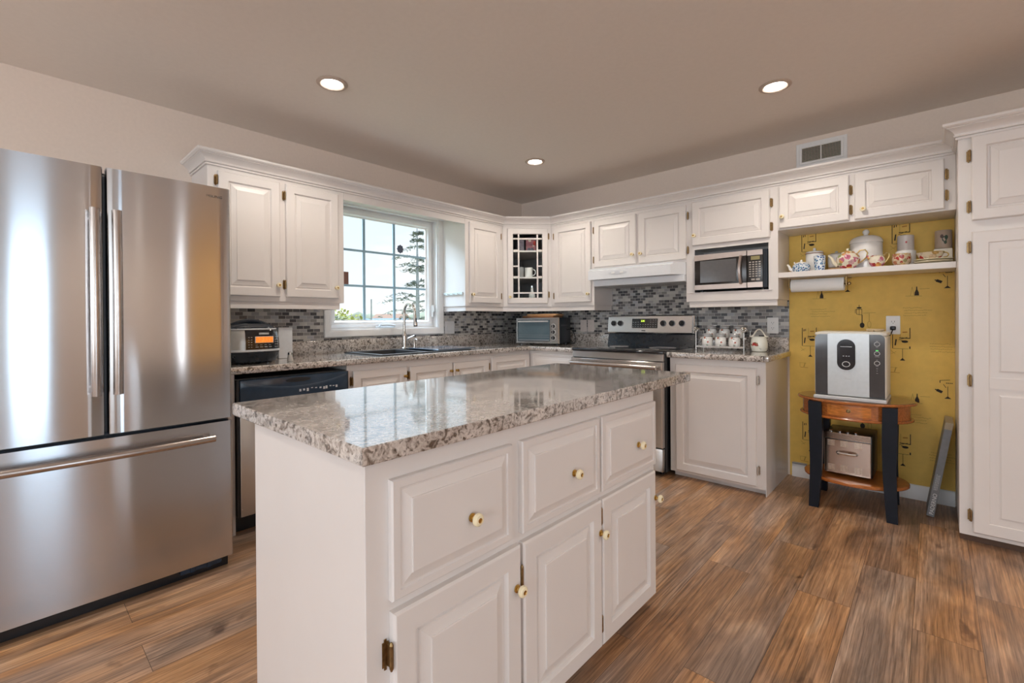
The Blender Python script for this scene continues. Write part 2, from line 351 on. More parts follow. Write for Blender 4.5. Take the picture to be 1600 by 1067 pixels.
def dup(o, parent=None, loc=None):
    c = o.copy(); C.objects.link(c)
    if parent is not None: c.parent = parent
    if loc is not None: c.location = loc
    for ch in list(o.children): dup(ch, c)
    return c
def text(name, s, size, m, parent, loc, rot, sx=1, ext=.0004, align='CENTER'):
    cu = bpy.data.curves.new(name, 'FONT'); cu.body = s; cu.size = size; cu.extrude = ext; cu.align_x = align; cu.align_y = 'CENTER'; cu.resolution_u = 3
    t = bpy.data.objects.new(name, cu); C.objects.link(t)
    me = bpy.data.meshes.new_from_object(t.evaluated_get(bpy.context.evaluated_depsgraph_get()))
    bpy.data.objects.remove(t); me.materials.clear(); me.materials.append(m)
    o = bpy.data.objects.new(name, me); C.objects.link(o)
    if parent is not None: o.parent = parent
    o.location = loc; o.rotation_euler = rot; o.scale = (sx, 1, 1)
    return o
FRONT = (PI/2, 0, 0)          # lettering that faces local -y
def rrect(w, h, r, n=4, cx=0, cy=0):
    out = []
    for sx, sy, a in ((1, 1, 0), (-1, 1, PI/2), (-1, -1, PI), (1, -1, 1.5*PI)):
        for i in range(n+1):
            t = a+PI/2*i/n; out.append((cx+sx*(w/2-r)+r*math.cos(t), cy+sy*(h/2-r)+r*math.sin(t)))
    return out

# ------------------------------------------------------------------ room shell
CZ = 2.45; RX = 6.5; RY = -7.5
b = MB(); b.box(-.02, RX, RY, .02, -.1, 0); struct(b.build('floor', floorm, smooth=0))
b = MB(); b.box(-.15, RX+.15, RY-.15, .15, CZ, CZ+.12); struct(b.build('ceiling', ceilm, smooth=0))
def wall_with_hole(name, axis, pos, thick, a0, a1, holes):
    b = MB()
    def put(p0, p1, z0, z1):
        if p1-p0 < 1e-4 or z1-z0 < 1e-4: return
        if axis == 'x': b.box(min(pos, pos+thick), max(pos, pos+thick), p0, p1, z0, z1)
        else: b.box(p0, p1, min(pos, pos+thick), max(pos, pos+thick), z0, z1)
    cur = a0
    for h0, h1, z0, z1 in holes:
        put(cur, h0, 0, CZ); put(h0, h1, 0, z0); put(h0, h1, z1, CZ); cur = h1
    put(cur, a1, 0, CZ)
    return struct(b.build(name, wallm, smooth=0))
WY0, WY1, WZ0, WZ1 = -2.247, -1.195, 1.085, 2.085
wall_with_hole('wall_left', 'x', 0, -.15, RY-.15, .15, [(WY0, WY1, WZ0, WZ1)])
wall_with_hole('wall_back', 'y', 0, .15, 0, RX, [])
PD = (-4.62, -3.38, .08, 2.10)
wall_with_hole('wall_right', 'x', RX, .15, RY-.15, .15, [(-7.1, -4.95, .5, 2.2), PD, (-2.195, -2.105, .1, 2.1)])
wall_with_hole('wall_front', 'y', RY, -.15, 0, RX, [(1.3, 5.1, .75, 2.25)])

# kitchen window: casing, jamb, sash, grille bars, glass, crank, latch, stickers
def win_local(): return MB()
b = MB()
cas = [(0, 0), (0, .018), (.006, .022), (.040, .017), (.046, .014), (.050, .014), (.050, -.0), ]
b.frame(WY0-.05, WY1+.05, WZ0-.05, WZ1+.05, -.0005, [(0, 0), (0, .018), (.006, .022), (.038, .017), (.046, .013), (.052, .013), (.052, 0)])
win = struct(b.build('window_1', trimw, smooth=.4, rotz=PI/2)); tag(win, 'white casement window with nine grille panes over the kitchen sink', 'window')
b = MB(); b.frame(WY0, WY1, WZ0, WZ1, -.002, [(0, 0), (.012, 0), (.012, -.13), (0, -.13)]); b.build('window_jamb', trimw, win, .4)
b = MB(); b.frame(WY0+.0125, WY1-.0125, WZ0+.0125, WZ1-.0125, .095, [(0, 0), (0, .03), (.03, .045), (.052, .04), (.062, .018), (.07, .015), (.07, 0)]); b.build('window_sash', trimw, win, .4)
g0, g1, h0, h1 = WY0+.083, WY1-.083, WZ0+.083, WZ1-.083
b = MB(); b.box(g0-.005, g1+.005, .088, .092, h0-.005, h1+.005); b.build('glass_pane', glass, win, 0)
grille = mat('blue gray grille', (.30, .46, .56), .4)
for yv in (-1.906, -1.616):
    b = MB(); b.box(yv-.011, yv+.011, .0795, .0875, h0, h1); b.build('grille_bar', grille, win, 0)
for zv in (1.735, 1.446):
    b = MB(); b.box(g0, g1, .0805, .0870, zv-.009, zv+.009); b.build('grille_bar', grille, win, 0)
b = MB(); b.box(-1.83, -1.645, .028, .046, 1.100, 1.112, .003); b.tube([(-1.80, .03, 1.112), (-1.80, .012, 1.122), (-1.74, .008, 1.124), (-1.66, .010, 1.116)], [.008, .009, .008, .010], 8)
b.build('crank_handle', lightgray, win)
b = MB(); b.box(-1.238, -1.222, .030, .05, 1.19, 1.30, .003); b.tube([(-1.231, .03, 1.24), (-1.236, .012, 1.25), (-1.24, .008, 1.30)], [.008, .007, .006], 8); b.build('sash_latch', whitep, win)
b = MB()
pts = [(-1.548+.032*(1+.08*math.cos(8*a))*math.cos(a), 1.792+.036*(1+.08*math.cos(8*a))*math.sin(a)) for a in [2*PI*i/48 for i in range(48)]]
b.prism(pts, .0855, .0872); b.build('round_sticker', mat('slate sticker', (.10, .115, .16), .6), win, 0)
b = MB(); b.box(-2.12, -2.044, .0835, .0872, 1.455, 1.555); b.build('square_sticker', mat('brown sticker', (.22, .10, .075), .6), win, 0)
# crown moulding, window valance board, baseboards
b = MB()
b.sweep([(0, 2.066), (.009, 2.066), (.009, 2.0755), (.005, 2.0765), (.005, 2.0785), (.015, 2.0795), (.017, 2.086), (.012, 2.089), (.013, 2.093), (.020, 2.104), (.033, 2.116), (.043, 2.121), (.043, 2.1245), (.050, 2.1255), (.058, 2.133), (.058, 2.145), (-.012, 2.145), (-.012, 2.0905), (0, 2.0905)],
        [(0.0015, -3.1325), (.3255, -3.1325), (.3255, -.6553), (.6553, -.3255), (3.4845, -.3255), (3.4845, -.6005), (4.355, -.6005), (4.355, -.0015)])
struct(b.build('trim_1', white, smooth=.3))
b = MB(); b.box(.305, .325, -2.2995, -1.1505, 2.0155, 2.0905, .0015); b.box(.001, .325, -2.2995, -1.1505, 2.085, 2.0905); struct(b.build('trim_2', white, smooth=0))
bb = [(0, 0), (.015, 0), (.015, .060), (.011, .072), (.011, .078), (.006, .090), (0, .092)]
b = MB(); b.sweep(bb, [(2.6205, -.0045), (3.4835, -.0045)]); struct(b.build('baseboard_back', trimw))
b = MB(); b.sweep(bb, [(4.36, -.001), (RX, -.001)]); struct(b.build('baseboard_right', trimw))
b = MB(); b.sweep(bb, [(.001, RY), (.001, -4.2)]); struct(b.build('baseboard_left', trimw))

# reflected patio door in the right wall; side and rear windows added for fill
for nm, lab, x0, x1, z0, z1, loc, rz, n in (('door_1', 'white framed glass patio door in the right wall', -PD[1], -PD[0], PD[2], PD[3], (RX, 0, 0), -PI/2, 2), ('side_fill_window', 'unseen side window added in the right wall as a fill light opening', 4.95, 7.1, .5, 2.2, (RX, 0, 0), -PI/2, 2), ('rear_fill_window', 'unseen wide window added behind the camera for soft frontal light', -5.1, -1.3, .75, 2.25, (0, RY, 0), PI, 3)):
    b = MB(); b.frame(x0-.06, x1+.06, z0-.06, z1+.06, -.0005, [(0, 0), (0, .02), (.06, .02), (.06, -.10), (.058, -.10)])
    w = (x1-x0)/n
    for i in range(n):
        b.frame(x0+i*w+.003, x0+(i+1)*w-.003, z0+.003, z1-.003, .10, [(0, 0), (0, .04), (.06, .04), (.06, 0)])
    d = struct(b.build(nm, trimw, smooth=0, loc=loc, rotz=rz)); tag(d, lab, 'window')
    b = MB(); b.box(x0+.03, x1-.03, .08, .086, z0+.03, z1-.03); b.build('glass_pane', glass, d, 0)
# mustard wall section beyond the pantry and the dining wall beyond (reflected in the fridge)
b = MB(); b.box(RX-.012, RX-.001, -2.02, -.75, .0, CZ-.002); struct(b.build('wall_dining', mat('golden oak panel', (.86, .52, .19), .5, var=.12, scale=6, stretch=(1, 8, 1)), smooth=0))
b = MB(); b.box(RX-.03, RX-.001, -2.23, -2.196, .0, 2.14, .004); b.box(RX-.03, RX-.001, -2.104, -2.07, .0, 2.14, .004); struct(b.build('trim_3', trimw, smooth=0))
b = MB(); b.box(RX-.03, RX-.001, -.74, -.66, .0, 2.1, .004); struct(b.build('trim_4', trimw, smooth=0))

# backsplash tiles and niche wallpaper
b = MB(); b.box(-3.19, WY0-.0505, -.007, -.0005, 1.0145, 1.2845); b.box(WY0-.0505, WY1+.0505, -.007, -.0005, 1.0145, WZ0-.0505); b.box(WY1+.0505, -.008, -.007, -.0005, 1.0145, 1.2845)
o = b.build('tile_backsplash', tilem, smooth=0, rotz=PI/2); tag(o, 'gray mosaic brick tile backsplash under the window and left wall cabinets', 'backsplash')
b = MB(); b.box(.0005, 1.1395, -.007, -.0005, 1.0145, 1.2845); b.box(1.1405, 1.9435, -.007, -.0005, .90, 1.0145); b.box(1.1395, 1.972, -.007, -.0005, 1.0145, 1.4475); b.box(1.972, 2.6045, -.007, -.0005, 1.0145, 1.2885)
o = b.build('tile_backsplash', tilem, smooth=0); tag(o, 'gray mosaic brick tile backsplash behind the stove and jar rack', 'backsplash')
b = MB(); b.box(2.606, 3.4845, -.0042, -.0008, .002, 1.7565)
YI = -.0046
def coffee(x, z):
    b.mi = 1; b.box(x-.045, x-.041, YI, -.0042, z-.065, z+.065); b.box(x+.041, x+.045, YI, -.0042, z+.0, z+.068)
    b.line(x-.033, z+.04, x-.031, z+.055, .005, YI); b.line(x-.022, z+.042, x-.022, z+.057, .004, YI)
    b.line(x-.03, z-.045, x-.025, z-.005, .007, YI); b.line(x-.01, z+.004, x+.045, z+.002, .005, YI); b.line(x-.012, z-.008, x+.03, z+.008, .003, YI)
    b.disc(x+.018, z-.02, .016, .008, YI); b.line(x-.003, z-.014, x+.03, z-.016, .004, YI); b.line(x-.04, z-.066, x+.035, z-.066, .002, YI)
    b.line(x+.006, z-.066, x+.006, z-.135, .0025, YI); b.f([b.v((x-.008, YI, z-.142)), b.v((x+.020, YI, z-.142)), b.v((x+.006, YI, z-.125))])
    b.box(x+.039, x+.045, YI, -.0042, z-.066, z-.05)
    b.mi = 2; b.line(x-.005, z+.065, x-.005, z+.005, .002, YI); b.line(x-.055, z-.075, x-.03, z-.1, .002, YI); b.line(x-.05, z-.1, x-.025, z-.085, .002, YI)
    b.mi = 3; b.line(x+.006, z+.04, x+.03, z+.042, .007, YI)
def bottle(x, z):
    b.mi = 1; b.f([b.v((x-.011, YI, z-.02)), b.v((x+.011, YI, z-.02)), b.v((x+.010, YI, z)), b.v((x+.003, YI, z+.018)), b.v((x+.0025, YI, z+.036)), b.v((x-.0025, YI, z+.036)), b.v((x-.003, YI, z+.018)), b.v((x-.010, YI, z))])
    b.mi = 2; b.line(x-.055, z-.022, x+.025, z-.024, .0025, YI); b.line(x-.03, z-.02, x-.022, z+.035, .002, YI); b.line(x-.012, z-.02, x-.022, z+.035, .002, YI); b.line(x+.014, z+.02, x+.06, z+.022, .0025, YI)
def jar(x, z):
    b.mi = 1; b.disc(x-.012, z+.028, .014, .006, YI); b.line(x-.012, z+.03, x-.012, z+.048, .003, YI); b.line(x-.026, z+.02, x-.026, z-.015, .0025, YI); b.line(x+.003, z+.02, x+.003, z-.02, .0025, YI)
    b.line(x-.012, z+.02, x-.012, z-.02, .002, YI); b.line(x-.026, z-.015, x+.003, z-.02, .0025, YI); b.line(x-.033, z+.014, x-.033, z-.008, .0025, YI); b.line(x-.033, z+.016, x+.002, z+.018, .003, YI)
    b.line(x+.004, z-.02, x+.004, z-.075, .005, YI); b.disc(x+.004, z-.09, .013, .018, YI)
    b.mi = 2; b.line(x+.042, z-.01, x+.042, z-.065, .0025, YI); [b.line(x+.042+.010*math.cos(a), z-.085+.022*math.sin(a), x+.042+.010*math.cos(a+.6), z-.085+.022*math.sin(a+.6), .002, YI) for a in [i*.6 for i in range(11)]]; b.line(x+.01, z-.008, x+.075, z-.006, .0025, YI)
def script(x, z, r):
    b.mi = 2
    for k, ln in enumerate((.09, .13, .10, .11)):
        xx, zz = x-.07+r.uniform(0, .012), z+.03-k*.0165
        while ln > 0:
            st = r.uniform(.006, .012); b.line(xx, zz+r.uniform(-.002, .002), xx+st*.8, zz+r.uniform(-.003, .003), .0024, YI); xx += st; ln -= st
def ladle(x, z):
    b.mi = 1; b.line(x-.03, z-.015, x-.005, z-.028, .016, YI); b.line(x-.038, z-.012, x-.026, z-.016, .006, YI); b.line(x+.02, z+.01, x+.02, z-.06, .0028, YI); b.f([b.v((x+.004, YI, z-.066)), b.v((x+.036, YI, z-.066)), b.v((x+.02, YI, z-.05))])
    b.line(x-.015, z+.045, x+.03, z+.05, .003, YI); b.line(x-.015, z+.045, x-.015, z+.03, .004, YI); [b.disc(x+.015+q*.008, z+.03, .004, .003, YI, 6) for q in range(4)]; b.line(x+.0, z+.022, x+.012, z+.002, .003, YI)
def cup(x, z):
    b.mi = 2; b.line(x-.02, z+.015, x-.02, z-.012, .002, YI); b.line(x+.012, z+.018, x+.004, z-.012, .006, YI); b.line(x-.025, z+.017, x+.02, z+.016, .002, YI); b.mi = 3; b.line(x-.018, z-.015, x+.03, z-.017, .003, YI)
rr = random.Random(3)
for i in range(2):
    for j in range(3):
        dx, dz = .505*i, -.68*j
        coffee(2.73+dx, 1.70+dz)
        if 1.32+dz > .12: bottle(2.806+dx, 1.315+dz); jar(3.03+dx if i == 0 else 3.03, 1.195+dz) if i == 0 and 1.195+dz > .12 else None; script(2.805+dx, 1.187+dz, rr); script(2.945+dx*.97, .96+dz, rr) if 2.945+dx < 3.45 and .96+dz > .12 else None
        if 1.41+dz > .12: ladle(2.935+dx*.985, 1.40+dz); cup(2.692+dx, .815+dz) if .815+dz > .12 else None
o = struct(b.build('wall_niche', [yellow, ink, inkl, inko], smooth=0))

# ------------------------------------------------------------------ cabinet hardware
DOOR = [(0, 0), (0, .015), (.004, .019), (.006, .020), (.052, .020), (.054, .0165), (.058, .0085), (.064, .0085), (.067, .0125), (.071, .0125), (.094, .0180), (.0945, .0205), (.097, .0212)]
DRAW = [(0, 0), (0, .013), (.003, .0165), (.019, .0165), (.021, .0128), (.025, .0128), (.046, .0190), (.0465, .0218), (.049, .0224)]
def door_mesh(x0, x1, z0, z1, y, prof=DOOR): return MB().panel(x0, x1, z0, z1, y, prof)
def knob_mesh():
    b = MB(); b.at(rot=(PI/2, 0, 0))
    b.lathe([(.0105, 0, 0), (.0105, .003, 0), (.006, .005, 0), (.0055, .012, 0), (.008, .0135, 1), (.0135, .016, 1), (.0158, .020, 1), (.0150, .025, 1), (.0115, .0285, 1), (.0062, .0292, 0), (.005, .0278, 0), (0, .0283, 0)], 18)
    return b
_k = knob_mesh().build('knob', [brass, cream]); KNOB = _k.data; bpy.data.objects.remove(_k)
b = MB(); b.at(rot=(PI/2, 0, 0)); b.lathe([(.009, 0), (.009, .003), (.005, .006), (.005, .013), (.010, .016), (.0115, .021), (.009, .026), (0, .028)], 14)
_k = b.build('knob', [brass]); KNOBB = _k.data; bpy.data.objects.remove(_k)
def hinge_mesh():
    b = MB(); b.box(-.0075, .0075, -.0022, 0, -.026, .026, .0006); b.box(-.003, .003, -.0024, 0, -.032, .032, .0006)
    b.tube([(.0045, -.0165, -.024), (.0045, -.0165, .024)], .0046, 8); b.tube([(.0045, -.0165, -.030), (.0045, -.0165, -.024)], [.002, .0045], 8); b.tube([(.0045, -.0165, .024), (.0045, -.0165, .030)], [.0045, .002], 8)
    b.box(.002, .0085, -.0165, -.0005, -.022, .022); return b
_k = hinge_mesh().build('hinge', [agedbrass]); HINGE = _k.data; bpy.data.objects.remove(_k)
_k = hinge_mesh().build('hinge', [nickel]); HINGEN = _k.data; bpy.data.objects.remove(_k)
def put(name, me, parent, loc, flip=False):
    o = bpy.data.objects.new(name, me); C.objects.link(o); o.parent = parent; o.location = loc
    if flip: o.rotation_euler = (0, PI, 0)
    return o
def add_door(par, x0, x1, z0, z1, y, hinge=None, hz=(), knob=None, prof=DOOR, name='door', km=None, hm=None):
    d = door_mesh(x0, x1, z0, z1, y, prof).build(name, white, par, .12)
    if knob: put('knob', km or KNOB, d, (knob[0], y-prof[-1][1] if name == 'drawer_front' else y-.020, knob[1]))
    for z in hz:
        if hinge == 'L': put('hinge', hm or HINGE, d, (x0-.0105, y-.0002, z))
        elif hinge == 'R': put('hinge', hm or HINGE, d, (x1+.0105, y-.0002, z), True)
    return d
Rz = PI/2
def rail(par, x0, x1, z, ends=(True, True), yf=-.313):
    b = MB(); b.box(x0, x1, yf, yf+.018, z-.045, z, .001)
    if ends[0]: b.box(x0, x0+.018, yf+.0185, -.012, z-.045, z)
    if ends[1]: b.box(x1-.018, x1, yf+.0185, -.012, z-.045, z)
    b.build('light_rail', white, par, 0)

# left wall, two door cabinet beside the fridge
t = thing('wall_cabinet', 'white two door wall cabinet hanging left of the window, above the multicooker', 'cabinet', (0, -3.132, 0), Rz)
MB().box(0, .832, -.325, -.0015, 1.285, 2.09, .001).build('carcass', white, t, 0)
add_door(t, .051, .395, 1.315, 2.04, -.3252, 'L', (1.40, 1.985), (.378, 1.388))
add_door(t, .432, .786, 1.315, 2.04, -.3252, 'L', (1.395, 1.965), (.764, 1.388))
rail(t, .0, .805, 1.285)
# left wall, single door cabinet right of the window
t = thing('wall_cabinet', 'white single door wall cabinet just right of the window, with hooks on its side', 'cabinet', (0, -1.15, 0), Rz)
MB().box(0, .4945, -.325, -.0015, 1.285, 2.09, .001).build('carcass', white, t, 0)
add_door(t, .042, .446, 1.315, 2.04, -.3252, 'R', (1.385, 1.955), (.066, 1.388))
rail(t, .012, .4945, 1.285, (True, False))
# corner cabinet with glass door
t = thing('corner_cabinet', 'white corner wall cabinet with a leaded style glass pane door', 'cabinet', (0, 0, 0), 0)
P5 = [(.0015, -.0015), (.0015, -.6548), (.325, -.6548), (.6548, -.325), (.6548, -.0015)]
b = MB(); b.slab(P5, 1.285, 1.303); b.slab(P5, 2.07, 2.09)
b.box(.0015, .012, -.6548, -.0015, 1.303, 2.07); b.box(.012, .6548, -.012, -.0015, 1.303, 2.07); b.box(.012, .325, -.6548, -.643, 1.303, 2.07); b.box(.643, .6548, -.325, -.012, 1.303, 2.07)
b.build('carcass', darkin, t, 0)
D45 = dict(loc=(.325, -.6548, 0), rotz=PI/4); LW = math.hypot(.3298, .3298)
b = MB(); b.frame(0, LW, 1.285, 2.09, .0, [(0, 0), (0, .0004), (.045, .0004), (.045, -.018), (0, -.018)]); b.build('face_frame', white, t, 0, **D45)
b = MB(); b.frame(.041, .433, 1.315, 2.04, -.001, [(0, 0), (0, .015), (.004, .019), (.006, .020), (.050, .020), (.054, .016), (.056, .008), (.056, 0)]); dd = b.build('door', white, t, .25, **D45)
b = MB()
for zv in (1.94, 1.417): b.box(.097, .377, -.016, -.008, zv-.007, zv+.007)
for xv in (.149, .331): b.box(xv-.007, xv+.007, -.0165, -.0075, 1.371, 1.984)
for zv in (1.829, 1.676, 1.573):
    b.box(.097, .142, -.016, -.008, zv-.007, zv+.007); b.box(.338, .377, -.016, -.008, zv-.007, zv+.007)
b.build('muntin_grid', white, dd, 0)
MB().box(.095, .379, -.006, -.003, 1.368, 1.987).build('glass_pane', cabglass, dd, 0)
put('knob', KNOB, dd, (.064, -.021, 1.377))
for z in (1.40, 1.965): put('hinge', HINGE, dd, (.4435, -.0006, z), True)
for zv in (1.825, 1.567):
    MB().slab([(.014, -.014), (.014, -.640), (.318, -.640), (.640, -.318), (.640, -.014)], zv-.008, zv+.008).build('shelf', white, t, 0)
b = MB(); b.sweep([(0, 1.24), (.018, 1.24), (.018, 1.285), (0, 1.285)], [(.295, -.6548), (.296, -.642), (.642, -.296), (.6548, -.295)]); b.build('light_rail', white, t, 0)
# back wall, single door cabinet
t = thing('wall_cabinet', 'white single door wall cabinet between the glass corner cabinet and the range hood', 'cabinet', (.6553, 0, 0))
MB().box(0, .4845, -.325, -.0015, 1.285, 2.09, .001).build('carcass', white, t, 0)
add_door(t, .046, .458, 1.315, 2.04, -.3252, 'L', (1.385, 1.955), (.434, 1.388))
rail(t, 0, .477, 1.285, (False, True))
# cabinet above the hood
t = thing('wall_cabinet', 'short white two door wall cabinet above the range hood', 'cabinet', (1.1403, 0, 0))
MB().box(0, .8375, -.325, -.0015, 1.6, 2.09, .001).build('carcass', white, t, 0)
add_door(t, .008, .415, 1.62, 2.04, -.3252, 'L', (1.69, 1.955), (.388, 1.70))
add_door(t, .440, .836, 1.62, 2.04, -.3252, None, (), (.462, 1.70))
# microwave cabinet
t = thing('microwave_cabinet', 'white wall cabinet with one wide door over an open microwave bay', 'cabinet', (1.9785, 0, 0))
b = MB(); w = .6265
b.box(0, .018, -.324, -.0085, 1.2885, 2.09); b.box(w-.018, w, -.324, -.0085, 1.2885, 2.09); b.box(.018, w-.018, -.324, -.0085, 1.34, 1.357); b.box(.018, w-.018, -.324, -.0085, 1.70, 2.09); b.box(.018, w-.018, -.02, -.0085, 1.357, 1.70)
b.build('carcass', white, t, 0)
b = MB(); b.box(-.006, .059, -.3265, -.3242, 1.2885, 2.0895); b.box(.5675, w, -.3265, -.3242, 1.2885, 2.0895); b.box(.059, .5675, -.3265, -.3242, 1.2885, 1.357); b.box(.059, .5675, -.3265, -.3242, 1.685, 2.0895); b.build('face_frame', white, t, 0)
b = MB(); b.box(.0, .59, -.334, -.3268, 1.352, 1.3575, .001); b.build('ledge_strip', white, t, 0)
add_door(t, .045, .580, 1.716, 2.05, -.3268, 'R', (1.79, 1.955), (.066, 1.79))
put('hinge', HINGE, t, (.0045+.004, -.3267, 1.955)); put('hinge', HINGE, t, (.0085, -.3267, 1.69))
b = MB(); b.box(.012, .618, -.313, -.295, 1.2445, 1.2882, .001); b.box(.012, .030, -.2945, -.02, 1.2445, 1.2882); b.box(.600, .618, -.2945, -.02, 1.2445, 1.2882); b.build('light_rail', white, t, 0)
# niche cabinet
t = thing('wall_cabinet', 'short white two door wall cabinet above the china shelf in the yellow niche', 'cabinet', (2.6055, 0, 0))
MB().box(0, .8785, -.325, -.0015, 1.757, 2.09, .001).build('carcass', white, t, 0)
add_door(t, .010, .396, 1.767, 2.05, -.3252, 'R', (1.832, 1.955), (.030, 1.842))
add_door(t, .424, .832, 1.767, 2.05, -.3252, 'R', (1.842, 1.96), (.468, 1.822))
# pantry
t = thing('pantry_cabinet', 'tall white pantry cabinet with raised panel doors at the right edge', 'cabinet', (3.485, 0, 0))
MB().box(0, .868, -.6, -.0015, .045, 2.09, .001).build('carcass', white, t, 0)
MB().box(.003, .865, -.55, -.003, 0.0005, .0448).build('toe_kick', mat('brown toe board', (.10, .05, .028), .5), t, 0)
def pantry_low(x0, x1):
    z0, z1, zm0, zm1 = .067, 1.586, .80, .855
    b = MB(); b.frame(x0, x1, z0, z1, -.6002, [(0, 0), (0, .015), (.004, .019), (.006, .020), (.058, .020), (.062, .016), (.066, .0085), (.066, 0)])
    b.box(x0+.060, x1-.060, -.6202, -.6003, zm0, zm1)
    P2 = [(0, .0085), (.005, .0085), (.008, .0125), (.012, .0125), (.034, .0180), (.0345, .0205), (.037, .0212)]
    for a, c in ((z0+.064, zm0), (zm1, z1-.064)):
        b.panel(x0+.064, x1-.064, a, c, -.6002, [(-.004, .0165)]+P2)
    return b.build('door', white, t, .25)
for x0, x1, hs, kx in ((.048, .425, 'L', .40), (.443, .820, 'R', .468)):
    add_door(t, x0, x1, 1.643, 2.066, -.6002, hs, (1.715, 1.972), (kx, 1.70))
    d = pantry_low(x0, x1); put('knob', KNOB, d, (kx, -.6202, .95))
    for z in (.15, .835, 1.51): put('hinge', HINGE, d, ((x0-.0105) if hs == 'L' else (x1+.0105), -.6004, z), hs == 'R')

# ------------------------------------------------------------------ base run
# base cabinets on the window wall (world y -> local x)
t = thing('base_cabinet', 'white single door base cabinet right of the dishwasher', 'cabinet', (0, -2.4325, 0), Rz)
b = MB(); b.box(0, .016, -.6, -.0015, .09, .875); b.box(.444, .46, -.6, -.0015, .09, .70); b.box(.016, .46, -.6, -.58, .09, .875); b.box(.016, .444, -.58, -.0015, .09, .11); b.box(0, .46, -.53, -.0015, 0.0005, .09); b.build('carcass', white, t, 0)
add_door(t, .038, .455, .12, .832, -.6002, 'L', (.19, .765), (.432, .765), km=KNOBB)
t = thing('base_cabinet', 'white double door base cabinet under the sink', 'cabinet', (0, -1.972, 0), Rz)
b = MB(); b.box(0, .016, -.6, -.0015, .09, .70); b.box(.827, .843, -.6, -.0015, .09, .875); b.box(0, .827, -.6, -.58, .70, .875); b.box(.016, .827, -.6, -.58, .09, .70); b.box(.016, .827, -.58, -.0015, .09, .11); b.box(0, .843, -.53, -.0015, 0.0005, .09); b.build('carcass', white, t, 0)
add_door(t, .020, .418, .12, .828, -.6002, 'L', (.19, .765), (.395, .765), km=KNOBB)
add_door(t, .433, .822, .12, .826, -.6002, 'R', (.19, .765), (.456, .765), km=KNOBB)
t = thing('base_cabinet', 'white blind corner base cabinet between the sink cabinet and the stove', 'cabinet', (0, -1.1285, 0), Rz)
b = MB(); b.box(0, 1.1265, -.6, -.0015, .09, .875); b.box(.53, 1.1265, -1.139, -.6005, .09, .875); b.box(0, 1.12, -.53, -.0015, 0.0005, .09); b.build('carcass', white, t, 0)
b = MB(); b.panel(.012, .512, .12, .845, -.6002, DOOR); b.build('corner_panel', white, t, .25)
o = MB().panel(.645, 1.105, .70, .845, -.6, DRAW).build('drawer_front', white, t, .25, loc=(.5285+.0, 0, 0)); o.rotation_euler.z = -PI/2; o.location = (1.1285-.0, 0, 0); 
put('hinge', HINGEN, o, (1.118, -.6002, .79), True)
t = thing('base_cabinet', 'white single door base cabinet right of the stove, under the jar rack', 'cabinet', (1.957, 0, 0))
b = MB(); b.box(0, .632, -.6, -.0015, .042, .875); b.box(.632, .6355, -.602, -.0015, .0005, .875); b.box(.01, .631, -.545, -.0015, .0005, .042); b.build('carcass', white, t, 0)
add_door(t, .046, .582, .060, .832, -.6002, 'R', (.165, .752), prof=DOOR, hm=HINGEN)
# countertops
EDGE = [(0, .8755), (.026, .8755), (.030, .879), (.0315, .884), (.0315, .903), (.029, .910), (.022, .914), (0, .914)]
b = MB(); fy = .605
SY0, SY1, SX0, SX1 = -2.135, -1.355, .115, .555
for x0, x1, y0, y1 in ((.0225, SX0, -3.19, -.0225), (SX1, fy, -3.19, -.606), (SX0, SX1, -3.19, SY0), (SX0, SX1, SY1, -.0225), (SX1, 1.138, -.606, -.0225)):
    b.box(x0, x1, y0, y1, .8755, .914)
b.sweep(EDGE, [(fy, -3.19), (fy, -.606), (1.138, -.606)])
LIP = [(0, .9142), (.019, .9142), (.0205, .918), (.0205, 1.007), (.018, 1.0135), (.012, 1.0145), (0, 1.0145)]
b.sweep(LIP, [(.001, -3.19), (.001, -.001), (1.138, -.001)])
b.box(.001, .0225, -3.19, -.0225, .8755, .9142); b.box(.0225, 1.138, -.0225, -.001, .8755, .9142)
o = b.build('countertop', granite, smooth=.5); tag(o, 'speckled gray L shaped laminate worktop running under the window to the stove', 'countertop')
b = MB(); b.box(1.9455, 2.603, -.606, -.001, .8755, .914); b.sweep(EDGE, [(1.9455, -.606), (2.586, -.606), (2.597, -.60), (2.603, -.588), (2.603, -.001)][:2]+[(2.586, -.606)][:0])
b.box(2.586, 2.6155, -.63, -.001, .8762, .9136, .006, 2)
b.sweep(LIP, [(1.9455, -.001), (2.6045, -.001)])
o = b.build('countertop', granite, smooth=.5); tag(o, 'short speckled gray laminate worktop right of the stove, holding the jar rack', 'countertop')

# ------------------------------------------------------------------ island
t = thing('kitchen_island', 'white island base with three drawers over three doors', 'island cabinet', (2.555, -3.44, 0), Rz)
b = MB(); b.box(0, 1.292, 0, .60, .045, .8765, .0015); b.box(.02, 1.27, .05, .58, 0.0005, .045); b.build('carcass', white, t, 0)
for (x0, x1, kx, kz) in ((.053, .424, .270, .688), (.464, .858, .697, .688), (.872, 1.279, 1.116, .690)):
    add_door(t, x0, x1, .578, .830, -.0002, knob=(kx, kz), prof=DRAW, name='drawer_front')
add_door(t, .054, .452, .065, .555, -.0002, 'L', (.145, .470), (.432, .446))
add_door(t, .463, .863, .065, .555, -.0002, 'L', (.14, .468), (.852, .449))
add_door(t, .869, 1.268, .065, .555, -.0002, 'L', (.14, .500), (1.262, .449))
b = MB(); b.slab([(1.8315, -3.46), (2.5812, -3.46), (2.5812, -1.828), (1.8315, -1.828)], .8775, .9148, .003)
o = b.build('island_countertop', granite, smooth=.3); tag(o, 'big speckled gray laminate slab on the white island', 'countertop')

